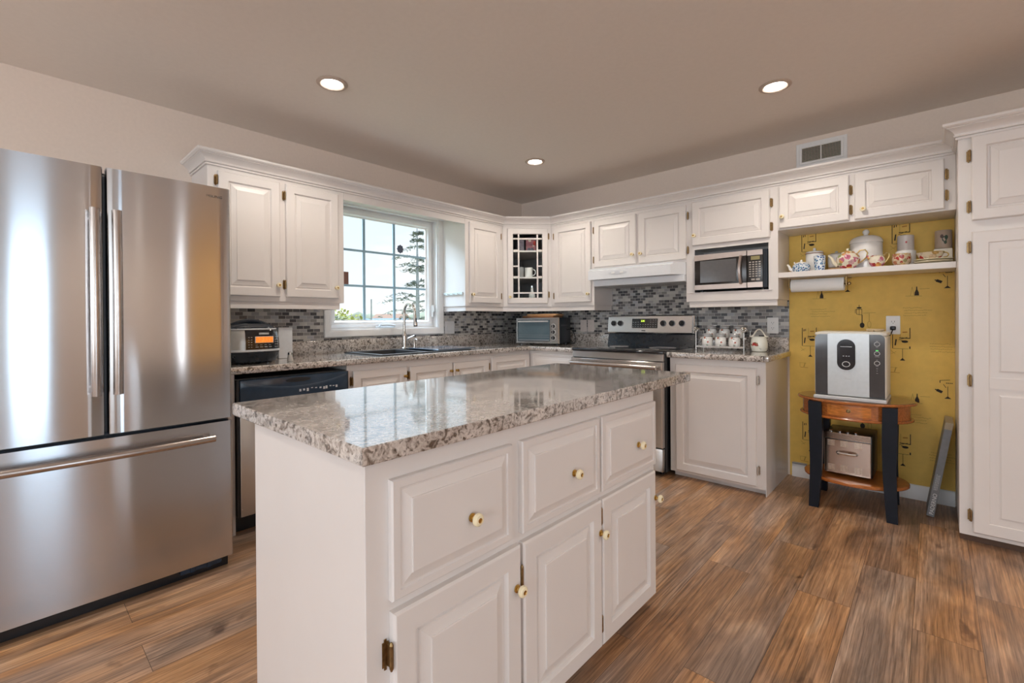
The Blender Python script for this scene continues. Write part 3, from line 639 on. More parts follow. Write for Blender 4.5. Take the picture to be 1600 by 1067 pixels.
# ------------------------------------------------------------------ refrigerator
t = thing('refrigerator', 'big stainless French door refrigerator with bottom freezer drawer', 'refrigerator', (0, -4.105, 0), Rz)
b = MB(); b.box(.004, .901, -.888, -.08, .045, 1.765, .004); b.build('cabinet_body', mat('fridge side gray', (.36, .36, .37), .4), t, 0)
def bowed(x0, x1, z0, z1, yb=-.893, yf=-.958, bow=.004, r=.010):
    n = 10; p = [(x0, yb)]
    p += [(x0, yf+r), (x0+r*.3, yf+r*.3)]
    for i in range(n+1):
        u = i/n; p.append((x0+r+(x1-x0-2*r)*u, yf-bow*(1-(2*u-1)**2)))
    p += [(x1-r*.3, yf+r*.3), (x1, yf+r), (x1, yb)]
    return MB().loft([[(x, y, z0) for x, y in p], [(x, y, z1) for x, y in p]])
gask = mat('door gasket', (.02, .03, .05), .4)
for x0, x1, hx, in ((.002, .4485, .4185), (.4585, .903, .485)):
    d = bowed(x0, x1, .713, 1.781).build('door', steel, t, .5)
    MB().box(x0+.006, x1-.006, -.8925, -.8885, .72, 1.772).build('gasket', gask, d, 0)
    b = MB()
    zz = [.876+.729*i/16 for i in range(17)]
    b.tube([(hx, -1.004-.010*(1-((z-1.24)/.365)**2), z) for z in zz], .0165, 12)
    for z in (.905, 1.575): b.tube([(hx, -.959, z), (hx, -1.0, z)], .011, 10)
    b.build('handle', steelh, d)
d = bowed(.002, .903, .067, .698).build('freezer_drawer', steel, t, .5)
b = MB(); xs = [.085+.735*i/18 for i in range(19)]
b.tube([(x, -1.0-.014*(1-((x-.4525)/.3675)**2), .634) for x in xs], .0155, 12)
for x in (.11, .795): b.tube([(x, -.958, .634), (x, -.998, .634)], .011, 10)
b.build('handle', steelh, d)
b = MB(); b.prism([(.745, .655), (.80, .664), (.80, .648), (.745, .645)], -.9595, -.957); b.build('handle_recess', darkgray, d, 0)
MB().box(.002, .903, -.9, -.8885, .7005, .7115).build('drawer_seal', gask, t, 0)
MB().box(.01, .895, -.90, -.84, .002, .0445).build('toe_grille', blackp, t, 0)
b = MB(); b.box(.70, .86, -.93, -.8855, .035, .06); b.box(.735, .75, -.94, -.93, .036, .058); b.box(.80, .815, -.94, -.93, .036, .058); b.box(.755, .795, -.936, -.93, .040, .054); b.build('foot_bracket', navyp, t, 0)
b = MB(); b.box(.03, .10, -.93, -.82, 1.7655, 1.775, .003); b.box(.80, .87, -.93, -.82, 1.7655, 1.775, .003); b.box(.36, .54, -.885, -.84, 1.7655, 1.772); b.build('hinge_cover', darkgray, t, 0)
b = MB(); [b.tube([(x, y, 0.0005), (x, y, .046)], .02, 8) for x in (.06, .84) for y in (-.85, -.15)]; b.build('foot', blackp, t)
text('lettering', 'SAMSUNG', .0165, darkgray, t, (.826, -.9602, 1.735), FRONT, 1.15)

t = thing('end_panel', 'narrow white filler panel between the refrigerator and dishwasher', 'panel', (0, -3.19, 0), Rz)
MB().box(.001, .1055, -.60, -.0015, .0, .875).build('board', white, t, 0)
# ------------------------------------------------------------------ dishwasher
t = thing('dishwasher', 'stainless dishwasher with a dark navy control panel beside the refrigerator', 'dishwasher', (0, -3.083, 0), Rz)
MB().box(.002, .647, -.59, -.05, .09, .845).build('tub', darkgray, t, 0)
MB().box(.004, .645, -.56, -.50, .0005, .0895).build('kick_plate', blackp, t, 0)
d = MB().box(.014, .637, -.636, -.5905, .10, .684, .004, 2).build('door', m_steel('dishwasher steel', (.62, .60, .58), .25, .05), t, .5)
MB().box(.003, .013, -.63, -.5905, .10, .84).build('side_trim', blackp, t, 0); MB().box(.638, .646, -.63, -.5905, .10, .84).build('side_trim', blackp, t, 0)
b = MB(); b.box(.014, .637, -.640, -.5905, .6875, .840, .005, 2)
p = b.build('control_panel', navyp, t, .5)
b = MB(); n = 20
for i in range(n):
    u0, u1 = i/n, (i+1)/n
    zc = lambda u: .780+.045*(2*u-1)**2
    for dz, w in ((0, .0035), (-.007, .0012)): b.line(.03+.595*u0, zc(u0)+dz, .03+.595*u1, zc(u1)+dz, w, -.6406)
b.build('swoosh_trim', mat('blue gray trim', (.09, .13, .18), .2), p, 0)
b = MB(); pts = [(.3255+.075*math.cos(a), .818+.013*math.sin(a)) for a in [2*PI*i/24 for i in range(24)]]; b.prism(pts, -.6405, -.638); b.build('handle_pocket', blackp, p, 0)
b = MB(); r_ = random.Random(4)
for x in (.33, .352, .374, .40, .425, .452, .475, .49, .515, .535, .555):
    b.box(x, x+.012, -.6408, -.6398, .742+r_.uniform(0, .018), .746+r_.uniform(.0, .004)+.014)
b.build('button_marks', mat('pale button print', (.55, .58, .62), .5), p, 0)
text('lettering', 'FRIGIDAIRE', .0125, lightgray, p, (.105, -.6405, .722), FRONT, 1.1)

# ------------------------------------------------------------------ stove
t = thing('stove', 'stainless electric range with black glass cooktop and control backguard', 'stove', (1.1415, 0, 0)); SW = .802
b = MB(); b.box(0, SW, -.652, -.03, .03, .899); b.build('body', blackp, t, 0)
b = MB(); b.box(0, SW, -.690, -.09, .8995, .9195, .006, 2); b.build('cooktop', blackg, t, .5)
for x, y, r in ((.20, -.52, .10), (.60, -.52, .085), (.20, -.25, .08), (.60, -.25, .105)):
    MB().tube([(x+r*math.cos(2*PI*i/32), y+r*math.sin(2*PI*i/32), .9197) for i in range(32)], .0012, 4, True).build('burner_ring', midgray, t)
b = MB(); b.prism([], 0, 0) if False else None
b.loft([[(x, -.105, .9198), (x, -.075, 1.035), (x, -.031, 1.035), (x, -.031, .9198)] for x in (.0, SW)]); b.build('backguard', navy2, t, 0)
b = MB(); pr = [(-.095, 1.030), (-.100, 1.040), (-.082, 1.180), (-.074, 1.190), (-.0305, 1.190), (-.0305, 1.030)]
b.loft([[(x, y, z) for y, z in pr] for x in (.0, .004, SW-.022, SW-.018)]); b.box(SW-.0175, SW, -.09, -.031, 1.031, 1.186, .004)
cp = b.build('control_panel', m_steel('range steel', (.62, .61, .60), .22, .05, (3, 130, 130)), t, .4)
TL = math.atan2(.018, .14)
def onpanel(u, v): return (u*(SW-.018), -.100+.018*v-.0005, 1.040+.140*v)
def pb(): return MB()
kx = [.077, .163, .683, .783, .891]
km = MB(); km.at(rot=(PI/2-TL, 0, 0)); km.lathe([(.027, 0, 1), (.027, .002, 1), (.022, .003, 0), (.021, .018, 0), (.018, .021, 0), (0, .021, 0)], 20); km.at(rot=(-TL, 0, 0)); km.mi = 1; km.box(-.002, .002, -.0225, -.019, -.017, .017); km.mi = 0; km.box(-.006, .006, -.030, -.0195, -.020, .020, .002)
kn0 = km.build('knob', [blackp, midgray]); kmesh = kn0.data; bpy.data.objects.remove(kn0)
for u in kx: put('knob', kmesh, cp, onpanel(u, .56))
b = MB(); b.at((0, 0, 0))
x0, y0, z0 = onpanel(.465, .56); b.at((x0, y0, z0), (-TL, 0, 0)); b.box(-.120, .120, -.003, 0, -.042, .042, .002)
dp = b.build('display_panel', blackg, cp, 0)
b = MB(); b.at((x0, y0, z0), (-TL, 0, 0)); b.box(-.035, .005, -.0036, -.0031, .010, .033); b.build('clock_window', mat('clock window', (.10, .14, .01), .4, emit=.4), dp, 0)
o = text('clock_digits', '2:35', .019, mat('green digits', (.75, 1, .12), .4, emit=1.5), dp, (x0-.015, y0-.0042, z0+.0205), (PI/2-TL, 0, 0))
b = MB(); b.at((x0, y0, z0), (-TL, 0, 0))
for r in range(4):
    for c in range(10):
        if r < 2 and 3 <= c <= 6: continue
        if r == 0 and c < 3: continue
        b.box(-.112+c*.0235, -.112+c*.0235+.010, -.0036, -.0031, .026-r*.0195, .032-r*.0195)
b.build('button_marks', midgray, dp, 0)
x1, y1, z1 = onpanel(.455, .10); b = MB(); b.at((x1, y1, z1), (-TL, 0, 0)); b.box(-.018, .018, -.0006, 0, -.003, .003); b.build('name_badge', blackp, cp, 0)
b = MB(); b.box(.004, SW-.004, -.683, -.6525, .845, .8985, .003); b.build('vent_trim', m_steel('oven trim steel', (.55, .54, .53), .3, 0), t, 0)
b = MB(); b.frame(.004, SW-.004, .215, .840, -.6525, [(0, 0), (0, .046), (.004, .050), (.10, .050), (.104, .046), (.104, 0)]); d = b.build('oven_door', m_steel('oven steel', (.62, .60, .58), .24, .04), t, .3)
MB().box(.108, SW-.108, -.694, -.655, .319, .736).build('oven_window', blackg, d, 0)
b = MB(); b.tube([(.03+.742*i/10, -.748, .803) for i in range(11)], .0165, 12)
for x in (.05, .752): b.tube([(x, -.7, .803), (x, -.745, .803)], .012, 8)
b.build('handle', steelh, d)
d = MB().box(.004, SW-.004, -.695, -.6525, .04, .205, .004, 2).build('storage_drawer', m_steel('drawer steel', (.60, .59, .57), .25, .04), t, .5)
b = MB(); b.prism([(.10, .165), (.70, .165), (.68, .185), (.12, .185)], -.712, -.6955); b.build('handle', steelh, d, 0)
b = MB(); [b.tube([(x, y, .0005), (x, y, .0295)], .018, 8) for x in (.05, .75) for y in (-.60, -.1)]; b.build('foot', blackp, t)

# ------------------------------------------------------------------ range hood
t = thing('range_hood', 'white enamel under cabinet range hood above the stove', 'range hood', (1.143, 0, 0))
o1 = [(0, -.0085), (0, -.34), (.012, -.45), (.755, -.45), (.827, -.3285), (.827, -.0085)]
o0 = [(0, -.0085), (0, -.34), (.010, -.425), (.768, -.425), (.827, -.3285), (.827, -.0085)]
b = MB(); b.loft([[(x, y, 1.502) for x, y in o1], [(x, y, 1.508) for x, y in o1], [(x, y, 1.578) for x, y in o1], [(x, y, 1.586) for x, y in o0], [(x, y, 1.5985) for x, y in o0]]); b.build('canopy', whitemetal, t, .3)
MB().box(.012, .826, -.365, -.0095, 1.448, 1.5015, .003).build('filter_box', whitemetal, t, .3)
b = MB(); b.prism([(.30+.085*math.cos(a), 1.548+.016*math.sin(a)) for a in [2*PI*i/28 for i in range(28)]], -.4525, -.4495); sw = b.build('switch_plate', mat('hood switch gray', (.62, .64, .68), .3), t, 0)
b = MB(); b.box(.245, .275, -.4565, -.453, 1.540, 1.556, .001); b.box(.325, .355, -.4565, -.453, 1.540, 1.556, .001); b.build('rocker_switch', whitep, sw, 0)
MB().box(.28, .60, -.30, -.12, 1.4455, 1.4478).build('grease_filter', mat('aluminium mesh', (.5, .5, .5), .4, 1, var=.4, scale=400), t, 0)

# ------------------------------------------------------------------ microwave
t = thing('microwave', 'stainless and black microwave oven inside the open cabinet bay', 'microwave', (2.0415, 0, 1.3575)); MW, MH = .50, .285
b = MB(); b.box(0, MW, -.318, -.05, .014, MH, .003); b.build('case', blackp, t, .3)
b = MB(); [b.tube([(x, y, 0.0003), (x, y, .014)], .012, 8) for x in (.04, .46) for y in (-.29, -.08)]; b.build('foot', blackp, t)
b = MB(); b.box(.002, .370, -.348, -.3185, .018, MH-.003, .005, 2); d = b.build('door', mat('microwave door black', (.020, .015, .013), .2), t, .4)
b = MB(); n = 14
for sgn, zc, in ((1, MH-.003), (-1, .018)):
    top = []
    for i in range(n+1):
        u = i/n; bow = .034+.010*(1-u) if sgn > 0 else .036
        top.append((.0025+.3665*u, zc-sgn*bow))
    poly = [(.0025, zc), (.369, zc)] + top[::-1]
    b.prism(poly if sgn < 0 else poly, -.3505, -.3483)
b.build('steel_band', mat('microwave steel', (.62, .53, .475), .3, 1, var=.03), d, 0)
b = MB(); b.box(.045, .302, -.3498, -.3484, .070, MH-.052, .0005); b.build('window_mesh', mat('microwave window', (.12, .12, .125), .12), d, 0)
b = MB(); zz = [.045+.205*i/12 for i in range(13)]
b.loft([[(.335+sx-.006*math.sin(PI*i/12), -.357-.020*math.sin(PI*i/12)+sy, z) for sx, sy in ((-.011, 0), (-.008, -.008), (.008, -.008), (.011, 0), (.008, .005), (-.008, .005))] for i, z in enumerate(zz)]); b.build('handle', mat('microwave handle steel', (.60, .52, .48), .3, 1), d)
b = MB(); b.box(.373, .474, -.348, -.3185, .018, MH-.003, .004, 2); p = b.build('control_panel', mat('microwave panel black', (.03, .027, .026), .25), t, .4)
b = MB(); b.box(.3745, .473, -.3505, -.3483, MH-.040, MH-.0035); b.box(.3745, .473, -.3505, -.3483, .0185, .055); b.build('steel_band', bpy.data.materials['microwave steel'], p, 0)
b = MB(); b.box(.398, .455, -.3492, -.3483, .212, .238); b.build('display_window', mat('display olive', (.20, .17, .07), .4, emit=.25), p, 0)
b = MB()
for r in range(7):
    for c in range(4): b.box(.386+c*.0205, .386+c*.0205+.013, -.3492, -.3483, .192-r*.0165, .200-r*.0165)
b.box(.400, .423, -.3492, -.3483, .068, .080); b.box(.430, .455, -.3492, -.3483, .068, .080); b.build('button_marks', mat('pale buttons', (.42, .38, .34), .5), p, 0)
MB().box(.4745, .4995, -.335, -.3185, .02, MH-.004).build('side_vent', navy2, t, 0)

# ------------------------------------------------------------------ toaster oven and boards
t = thing('toaster_oven', 'black and silver toaster oven standing in the countertop corner', 'toaster oven', (.535, -.30, .9145), math.radians(14))
TW, TD, TH = .455, .30, .262
b = MB(); b.box(-TW/2, TW/2, -TD/2+.012, TD/2, .014, TH, .008, 2); b.build('case', mat('oven case black', (.007, .012, .019), .4, spec=.25), t, .5)
b = MB(); b.frame(-TW/2, TW/2, .014, TH, -TD/2+.0118, [(0, 0), (0, .012), (.004, .016), (.020, .016), (.022, .012), (.022, 0)]); b.box(.135, TW/2-.021, -TD/2-.003, -TD/2+.0115, .035, TH-.021); fr = b.build('front_frame', m_steel('toaster steel', (.55, .56, .57), .25, 0), t, .3)
b = MB(); b.box(-TW/2+.024, .132, -TD/2-.004, -TD/2+.006, .038, TH-.024, .002); d = b.build('glass_door', mat('tinted oven glass', (.10, .15, .18), .06, coat=.5), t, 0)
b = MB(); b.box(-TW/2+.03, .126, -TD/2-.0055, -TD/2-.0042, .040, .052); b.box(-TW/2+.03, .126, -TD/2-.0055, -TD/2-.0042, .075, .079); b.box(-TW/2+.03, .126, -TD/2-.0055, -TD/2-.0042, .093, .096); b.build('rack_wire', mat('rack steel', (.30, .34, .37), .3, .6), d, 0)
b = MB(); b.tube([(-TW/2+.03+.20*i/4*1.6, -TD/2-.018, TH-.036) for i in range(5)], .007, 8); b.tube([(-TW/2+.05, -TD/2-.004, TH-.036), (-TW/2+.05, -TD/2-.016, TH-.036)], .005, 6); b.tube([(.10, -TD/2-.004, TH-.036), (.10, -TD/2-.016, TH-.036)], .005, 6); b.build('handle', lightgray, d)
for zv in (.070, .125, .18):
    b = MB(); b.at((.171, -TD/2-.003, zv), (PI/2, 0, 0)); b.lathe([(.024, 0, 1), (.024, .002, 1), (.019, .003, 0), (.018, .014, 0), (.015, .017, 0), (0, .017, 0)], 20); b.mi = 1; b.box(-.0015, .0015, -.014, .014, .0172, .0182); b.build('knob', [blackp, lightgray], fr)
b = MB(); [b.box(TW/2-.0005, TW/2+.0012, -.10+.0, .10, .19-.008*k, .193-.008*k) for k in range(2)]; b.build('side_vent', darkgray, t, 0)
b = MB(); [b.tube([(x, y, .0003), (x, y, .015)], .014, 8) for x in (-.19, .19) for y in (-.11, .11)]; b.build('foot', blackp, t)
for nm, lb, z, dx, w, dd, m, ro in (('cutting_board', 'brown wooden cutting board lying directly on top of the toaster oven', 1.1768, -.02, .34, .24, mat('dark maple board', (.30, .13, .05), .5, var=.2, scale=14, stretch=(1, 10, 10)), 12), ('cutting_board', 'tan wooden board stacked topmost above the toaster oven, under the cabinets', 1.1955, .015, .32, .22, board, 16)):
    b = MB(); b.slab(rrect(w, dd, .02), 0, .017, .003); o = b.build(nm, m, None, .5, (.535+dx, -.29, z), math.radians(ro)); tag(o, lb, 'cutting board', 'boards on the toaster oven')
b = MB(); b.tube([(.226, .04, .145), (.255, .06, .15), (.29, .07, .125), (.31, .07, .06), (.30, .07, .012), (.25, .09, .0055), (.20, .12, .0055), (.14, .16, .0055)], .004, 6); b.build('power_cord', blackp, t)

# ------------------------------------------------------------------ outlets and switches
def plate(name, lab, cat, x, z, kind, wall='back', grp=None, w=.074, h=.117, yw=-.0072, m=None):
    t = thing(name, lab, cat, (x, yw, z) if wall == 'back' else (-yw, x, z), 0 if wall == 'back' else Rz, grp)
    b = MB(); b.slab(rrect(w, h, .004, 2), 0, .005, .0015)
    o = b.build('cover_plate', m or whitep, t, .4); o.rotation_euler = (PI/2, 0, 0)
    if kind == 'duplex':
        for dz in (.020, -.020):
            b = MB(); b.slab(rrect(.034, .029, .008, 3), 0, .0015); s = b.build('socket', whitep, t, .4, (0, -.005, dz)); s.rotation_euler = (PI/2, 0, 0)
            b = MB(); b.box(-.008, -.0058, -.0003, .0008, -.002, .007); b.box(.0058, .008, -.0003, .0008, -.002, .007); b.at((0, 0, -.008), (PI/2, 0, 0)); b.lathe([(.0025, -.0005), (.0025, .0005), (0, .0006)], 8)
            s2 = b.build('slot', blackp, t, 0, (0, -.0069, dz))
    else:
        n = 2 if w > .1 else 1
        for i in range(n):
            xo = (i-(n-1)/2)*.046
            b = MB(); b.box(xo-.0165, xo+.0165, -.0085, -.005, -.033, .033, .0015); b.build('rocker', m or whitep, t, 0)
    return t
plt = mat('taupe switch plate', (.62, .56, .53), .4)
plate('light_switch', 'taupe single switch plate on the tiles, nearer the toaster oven', 'light switch', .8155, 1.095, 'sw', m=plt)
plate('light_switch', 'taupe single switch plate on the tiles, nearer the stove', 'light switch', .900, 1.095, 'sw', m=plt)
plate('light_switch', 'pale double switch plate on the tiles right of the window', 'light switch', -1.067, 1.09, 'sw', 'left', w=.116, m=mat('pale gray plate', (.62, .62, .63), .4))
plate('electrical_outlet', 'white duplex outlet on the mosaic tiles above the jar rack', 'outlet', 2.498, 1.102, 'duplex', w=.076, h=.12)
o = plate('electrical_outlet', 'white duplex outlet on the mustard wallpaper above the countertop machine', 'outlet', 3.195, 1.107, 'duplex', yw=-.0047, w=.072, h=.12)
b = MB(); b.box(3.180, 3.210, -.035, -.0135, 1.074, 1.100, .006, 2); b.tube([(3.195, -.03, 1.08), (3.188, -.045, 1.055), (3.165, -.055, 1.01), (3.14, -.06, .95), (3.11, -.06, .80), (3.10, -.075, .672)], .0035, 6)
o = b.build('power_plug', blackp); tag(o, 'black plug and cord in the outlet on the mustard wallpaper', 'plug')

# ------------------------------------------------------------------ wall vent, lights
t = thing('air_vent', 'white louvered air return vent on the wall above the cabinets', 'vent', (2.806, -.0008, 2.331))
b = MB(); b.frame(-.151, .151, -.086, .086, 0, [(0, 0), (0, .004), (.002, .006), (.018, .006), (.020, .004), (.022, .009), (.034, .009), (.036, .006), (.036, 0)]); b.build('frame', trimw, t, .3)
MB().box(-.116, .116, -.001, -.0002, -.051, .051).build('duct_back', blackp, t, 0)
MB().box(-.003, .003, -.0095, -.002, -.050, .050).build('mullion', trimw, t, 0)
vs = mat('vent slat cream', (.72, .68, .56), .45)
for i in range(11):
    b = MB(); z = -.046+.0092*i; b.loft([[(x, -.0022, z+.002), (x, -.0028, z+.0032), (x, -.0085, z-.0012), (x, -.008, z-.0022)] for x in (-.115, .115)]); b.build('slat', vs, t, 0)
trimring = mat('lamp trim ring', (.50, .40, .33), .4)
for k, (x, y, pw, lab) in enumerate(((.993, -2.712, 1, 'round recessed ceiling light above the refrigerator side, left in the photo'), (1.0, -.986, 1, 'round recessed ceiling light nearest the glass corner cabinet'), (2.745, -1.013, 1, 'round recessed ceiling light nearest the wall vent'))):
    t = thing('recessed_light', lab, 'ceiling light', (x, y, CZ), 0, 'recessed ceiling lights')
    b = MB(); b.lathe([(.080, -.0003), (.081, -.004), (.076, -.008), (.062, -.010), (.055, -.006), (.053, -.0003)], 36); b.build('trim_ring', trimring, t)
    b = MB(); b.lathe([(.0525, -.0006), (.050, -.006), (.040, -.011), (.020, -.014), (0, -.015)], 28); b.build('lens', lampm, t)
    d = bpy.data.lights.new('lamp_glow', 'SPOT'); d.energy = 24; d.color = (1, .90, .78); d.spot_size = math.radians(150); d.spot_blend = .6; d.shadow_soft_size = .05
    o = bpy.data.objects.new('lamp_glow', d); C.objects.link(o); o.parent = t; o.location = (0, 0, -.03)
c = dup(t, None, (1.0, -4.44, CZ)); c['label'] = 'unseen recessed ceiling light added in front of the refrigerator as wall fill'  # unseen lamp added to brighten the wall above the refrigerator
for ch in c.children:
    if ch.type == 'LIGHT': ch.data = ch.data.copy(); ch.data.energy = 40
for k, (x, y, lab) in enumerate(((5.85, -1.5, 'unseen recessed fill light added in the dining area, nearer the back wall'), (5.85, -3.0, 'unseen recessed fill light added in the dining area, nearer the patio door'))):
    c = dup(t, None, (x, y, CZ)); c['label'] = lab; [setattr(ch, 'data', ch.data.copy()) or setattr(ch.data, 'energy', 38) for ch in c.children if ch.type == 'LIGHT']  # unseen lamps added to wash the dining wall that the fridge reflects

# ------------------------------------------------------------------ sink, faucet
b = MB(); zr = .923
def ringrect(x0, x1, y0, y1, z): return [(x0, y0, z), (x1, y0, z), (x1, y1, z), (x0, y1, z)]
OX0, OX1, OY0, OY1 = .075, .588, -2.168, -1.325
# rim pieces, two bowls
b.box(OX0, .135, OY0, OY1, .9145, zr, .002); b.box(.545, OX1, OY0, OY1, .9145, zr, .002); b.box(.135, .545, OY0, -2.125, .9145, zr, .001); b.box(.135, .545, -1.365, OY1, .9145, zr, .001); b.box(.135, .545, -1.755, -1.725, .90, zr-.001, .001)
for y0, y1 in ((-2.125, -1.755), (-1.725, -1.365)):
    b.loft([ringrect(.135, .545, y0, y1, .9205), ringrect(.150, .530, y0+.015, y1-.015, .74)], False, True)
    b.loft([ringrect(.128, .549, y0-.004, y1+.004, .9147), ringrect(.145, .536, y0+.008, y1-.008, .733)], False, True)
b.lathe([(.04, .0), (.04, .003), (.03, .004), (0, .002)], 16, (.34, -1.94, .7405)); b.lathe([(.04, .0), (.04, .003), (.03, .004), (0, .002)], 16, (.34, -1.545, .7405))
o = b.build('kitchen_sink', sinkm, None, .5); tag(o, 'dark composite double bowl sink set in the worktop under the window', 'sink')
t = thing('faucet', 'brushed nickel gooseneck pull down faucet behind the sink', 'faucet', (.105, -1.645, zr))
b = MB(); b.lathe([(.028, 0), (.028, .006), (.022, .012), (.020, .10), (.018, .125), (.013, .135), (.0115, .15), (.0115, .20)], 20); b.build('body', nickel, t)
b = MB(); P = [(0, 0, .20), (0, 0, .28)]
for i in range(0, 15):
    a = PI-PI*i/14*1.06; P.append((.075+.075*math.cos(a), 0, .295+.085*math.sin(a)))
b.tube(P, .0115, 12); b.build('gooseneck', nickel, t)
lx, lz = P[-1][0], P[-1][2]
b = MB(); b.tube([(lx, 0, lz+.004), (lx+.003, 0, lz-.035), (lx+.008, 0, lz-.075), (lx+.010, 0, lz-.085)], [.0125, .0145, .0175, .016], 14); h = b.build('spray_head', nickel, t)
b = MB(); b.tube([(lx+.010, 0, lz-.0852), (lx+.0105, 0, lz-.092)], [.0165, .015], 14); b.box(lx+.012, lx+.0215, -.006, .006, lz-.06, lz-.025, .002); b.build('nozzle', blackp, h)
b = MB(); b.tube([(0, .018, .075), (0, .034, .080)], .012, 10); b.tube([(0, .032, .082), (.012, .055, .092), (.024, .085, .108)], [.007, .006, .005], 8); b.build('lever_handle', nickel, t)
b = MB(); b.lathe([(.016, 0), (.016, .004), (.012, .008), (.011, .06), (.009, .066), (.009, .078), (0, .080)], 14)
b.tube([(0, 0, .072), (.02, 0, .076), (.034, 0, .070)], [.006, .0055, .0045], 8)
o = b.build('soap_dispenser', nickel, None, .6, (.105, -1.543, zr)); tag(o, 'short brushed nickel soap dispenser right of the faucet', 'soap dispenser')
b = MB(); b.slab(rrect(.42, .40, .02), 0, .009, .002); o = b.build('glass_board', blue_tray, None, .4, (.35, -1.44, zr+.0004)); tag(o, 'glossy bluish flat board covering the right sink bowl', 'cutting board')

# ------------------------------------------------------------------ multicooker
t = thing('multicooker', 'rounded black and silver multicooker with an orange display, beside the refrigerator', 'multicooker', (.395, -2.945, .9145), Rz)
def sq(w, d, r, z, n=6): return [(x, y, z) for x, y in rrect(w, d, r, n)]
b = MB(); b.loft([sq(.225, .22, .08, .006), sq(.26, .255, .088, .014), sq(.285, .275, .09, .045), sq(.300, .290, .095, .072)]); b.build('base', navy2, t)
b = MB(); b.loft([sq(.301, .291, .095, .0722), sq(.306, .296, .096, .074), sq(.306, .296, .096, .082), sq(.303, .293, .095, .085)]); b.build('silver_band', lightgray, t)
shell = mat('multicooker silver', (.50, .49, .46), .3, .3)
b = MB(); b.loft([sq(.300, .290, .095, .0852), sq(.298, .288, .096, .13), sq(.288, .278, .098, .175), sq(.270, .262, .10, .200)]); b.build('shell', shell, t)
b = MB(); b.loft([sq(.268, .260, .10, .2003), sq(.262, .252, .10, .212), sq(.22, .21, .09, .226), sq(.15, .14, .06, .234), sq(.06, .06, .028, .237)]); lid = b.build('lid', navy2, t)
b = MB(); b.tube([(x, y, .2015) for x, y in rrect(.272, .264, .10, 6)], .005, 6, True); b.build('silver_trim', lightgray, lid)
b = MB(); b.tube([(-.125+.25*i/12, -.02-.0*i, .205+.042*math.sin(PI*i/12)) for i in range(13)], [.012]+[.016]*11+[.012], 10); b.build('carry_handle', navy2, lid)
def patch(x0, x1, zs, off):
    rings = []
    for z, (w, d, r) in zs:
        pts = []
        for i in range(13):
            x = x0+(x1-x0)*i/12; ax = abs(x)-(w/2-r); y = -d/2 if ax <= 0 else -(d/2-r)-math.sqrt(max(r*r-ax*ax, 0))
            pts.append((x, y-off, z))
        rings.append(pts)
    return rings
zs = [(.086, (.300, .290, .095)), (.13, (.298, .288, .096)), (.175, (.288, .278, .098)), (.199, (.270, .262, .10))]
b = MB(); f_ = patch(-.062, .138, zs, .003); k_ = patch(-.062, .138, zs, -.006)
b.loft([a+c[::-1] for a, c in zip(f_, k_)]); fp = b.build('control_panel', blackg, t)
b = MB(); b.box(-.015, .085, -.152, -.1465, .122, .160, .001); b.build('screen_bezel', lightgray, fp, 0)
b = MB(); b.box(-.0115, .0815, -.1532, -.1522, .1245, .1575); b.build('orange_screen', mat('orange screen', (.85, .23, .03), .4, var=.35, scale=160, emit=.55), fp, 0)
b = MB(); r_ = random.Random(2)
for x in (-.050, -.036, .094, .104):
    for z in (.098, .112, .126, .140, .154): b.box(x, x+.007, -.1500, -.1462, z, z+.0028)
for x in (-.012, .012, .036, .060): b.box(x, x+.016, -.1505, -.1468, .098, .1012); b.box(x, x+.012, -.1505, -.1468, .110, .112)
b.box(.008, .062, -.147, -.1425, .170, .181, .001); b.build('button_marks', mat('pale cooker print', (.5, .5, .48), .5), fp, 0)
b = MB(); [b.tube([(x, y, .0003), (x, y, .016)], .012, 8) for x in (-.08, .08) for y in (-.08, .08)]; b.build('foot', blackp, t)
b = MB(); b.box(-.03, .03, -.045, .045, .0, .205, .003); o = b.build('paper_box', mat('pale carton', (.62, .63, .65), .6), None, 0, (.20, -2.665, .9145)); tag(o, 'plain pale upright carton standing behind the multicooker', 'box')
t = thing('salt_shaker', 'small glass shaker with metal cap right of the multicooker', 'shaker', (.47, -2.735, .9147))
b = MB(); b.lathe([(.017, 0), (.018, .003), (.013, .035), (.0125, .04), (0, .04)], 12); b.build('jar', mat('frosted shaker', (.52, .50, .47), .2), t)
b = MB(); b.lathe([(.0135, .0402), (.0135, .052), (.008, .058), (0, .059)], 12); b.build('cap', nickel, t)

# ------------------------------------------------------------------ jar rack, crock
t = thing('jar_rack', 'two tier chrome wire rack holding white jars on the short worktop', 'rack', (2.20, -.205, .9145))
wire = nickel; b = MB()
for y, z in ((-.045, .028), (.045, .086)):
    for dy in (-.034, .034): b.tube([(-.17, y+dy, z), (.17, y+dy, z)], .0028, 6)
    for i in range(7): b.tube([(-.17+.34*i/6, y-.034, z), (-.17+.34*i/6, y+.034, z)], .002, 5)
    b.box(-.165, .165, y-.036, y-.0335, z-.006, z+.008)
b.build('tray_wire', wire, t)
for x in (-.172, .172):
    b = MB()
    for y in (-.08, .08): b.tube([(x, y, .0012), (x, y, .150)], .0035, 6)
    b.tube([(x, -.08, .028), (x, .08, .028)], .003, 6); b.tube([(x, -.08, .086), (x, .08, .086)], .003, 6)
    for y0 in (-.08,):
        b.tube([(x, -.08, .150), (x, -.07, .166), (x, -.045, .174), (x, -.02, .166), (x, .0, .15), (x, .04, .148), (x, .08, .150)], .0035, 6)
    b.build('side_frame', wire, t)
for x in (-.172, .172): MB().tube([(x+.022*math.cos(a)*(1-a/14), -.083, .155+.022*math.sin(a)*(1-a/14)) for a in [i*.45 for i in range(22)]], .004, 6).build('scroll', wire, t)
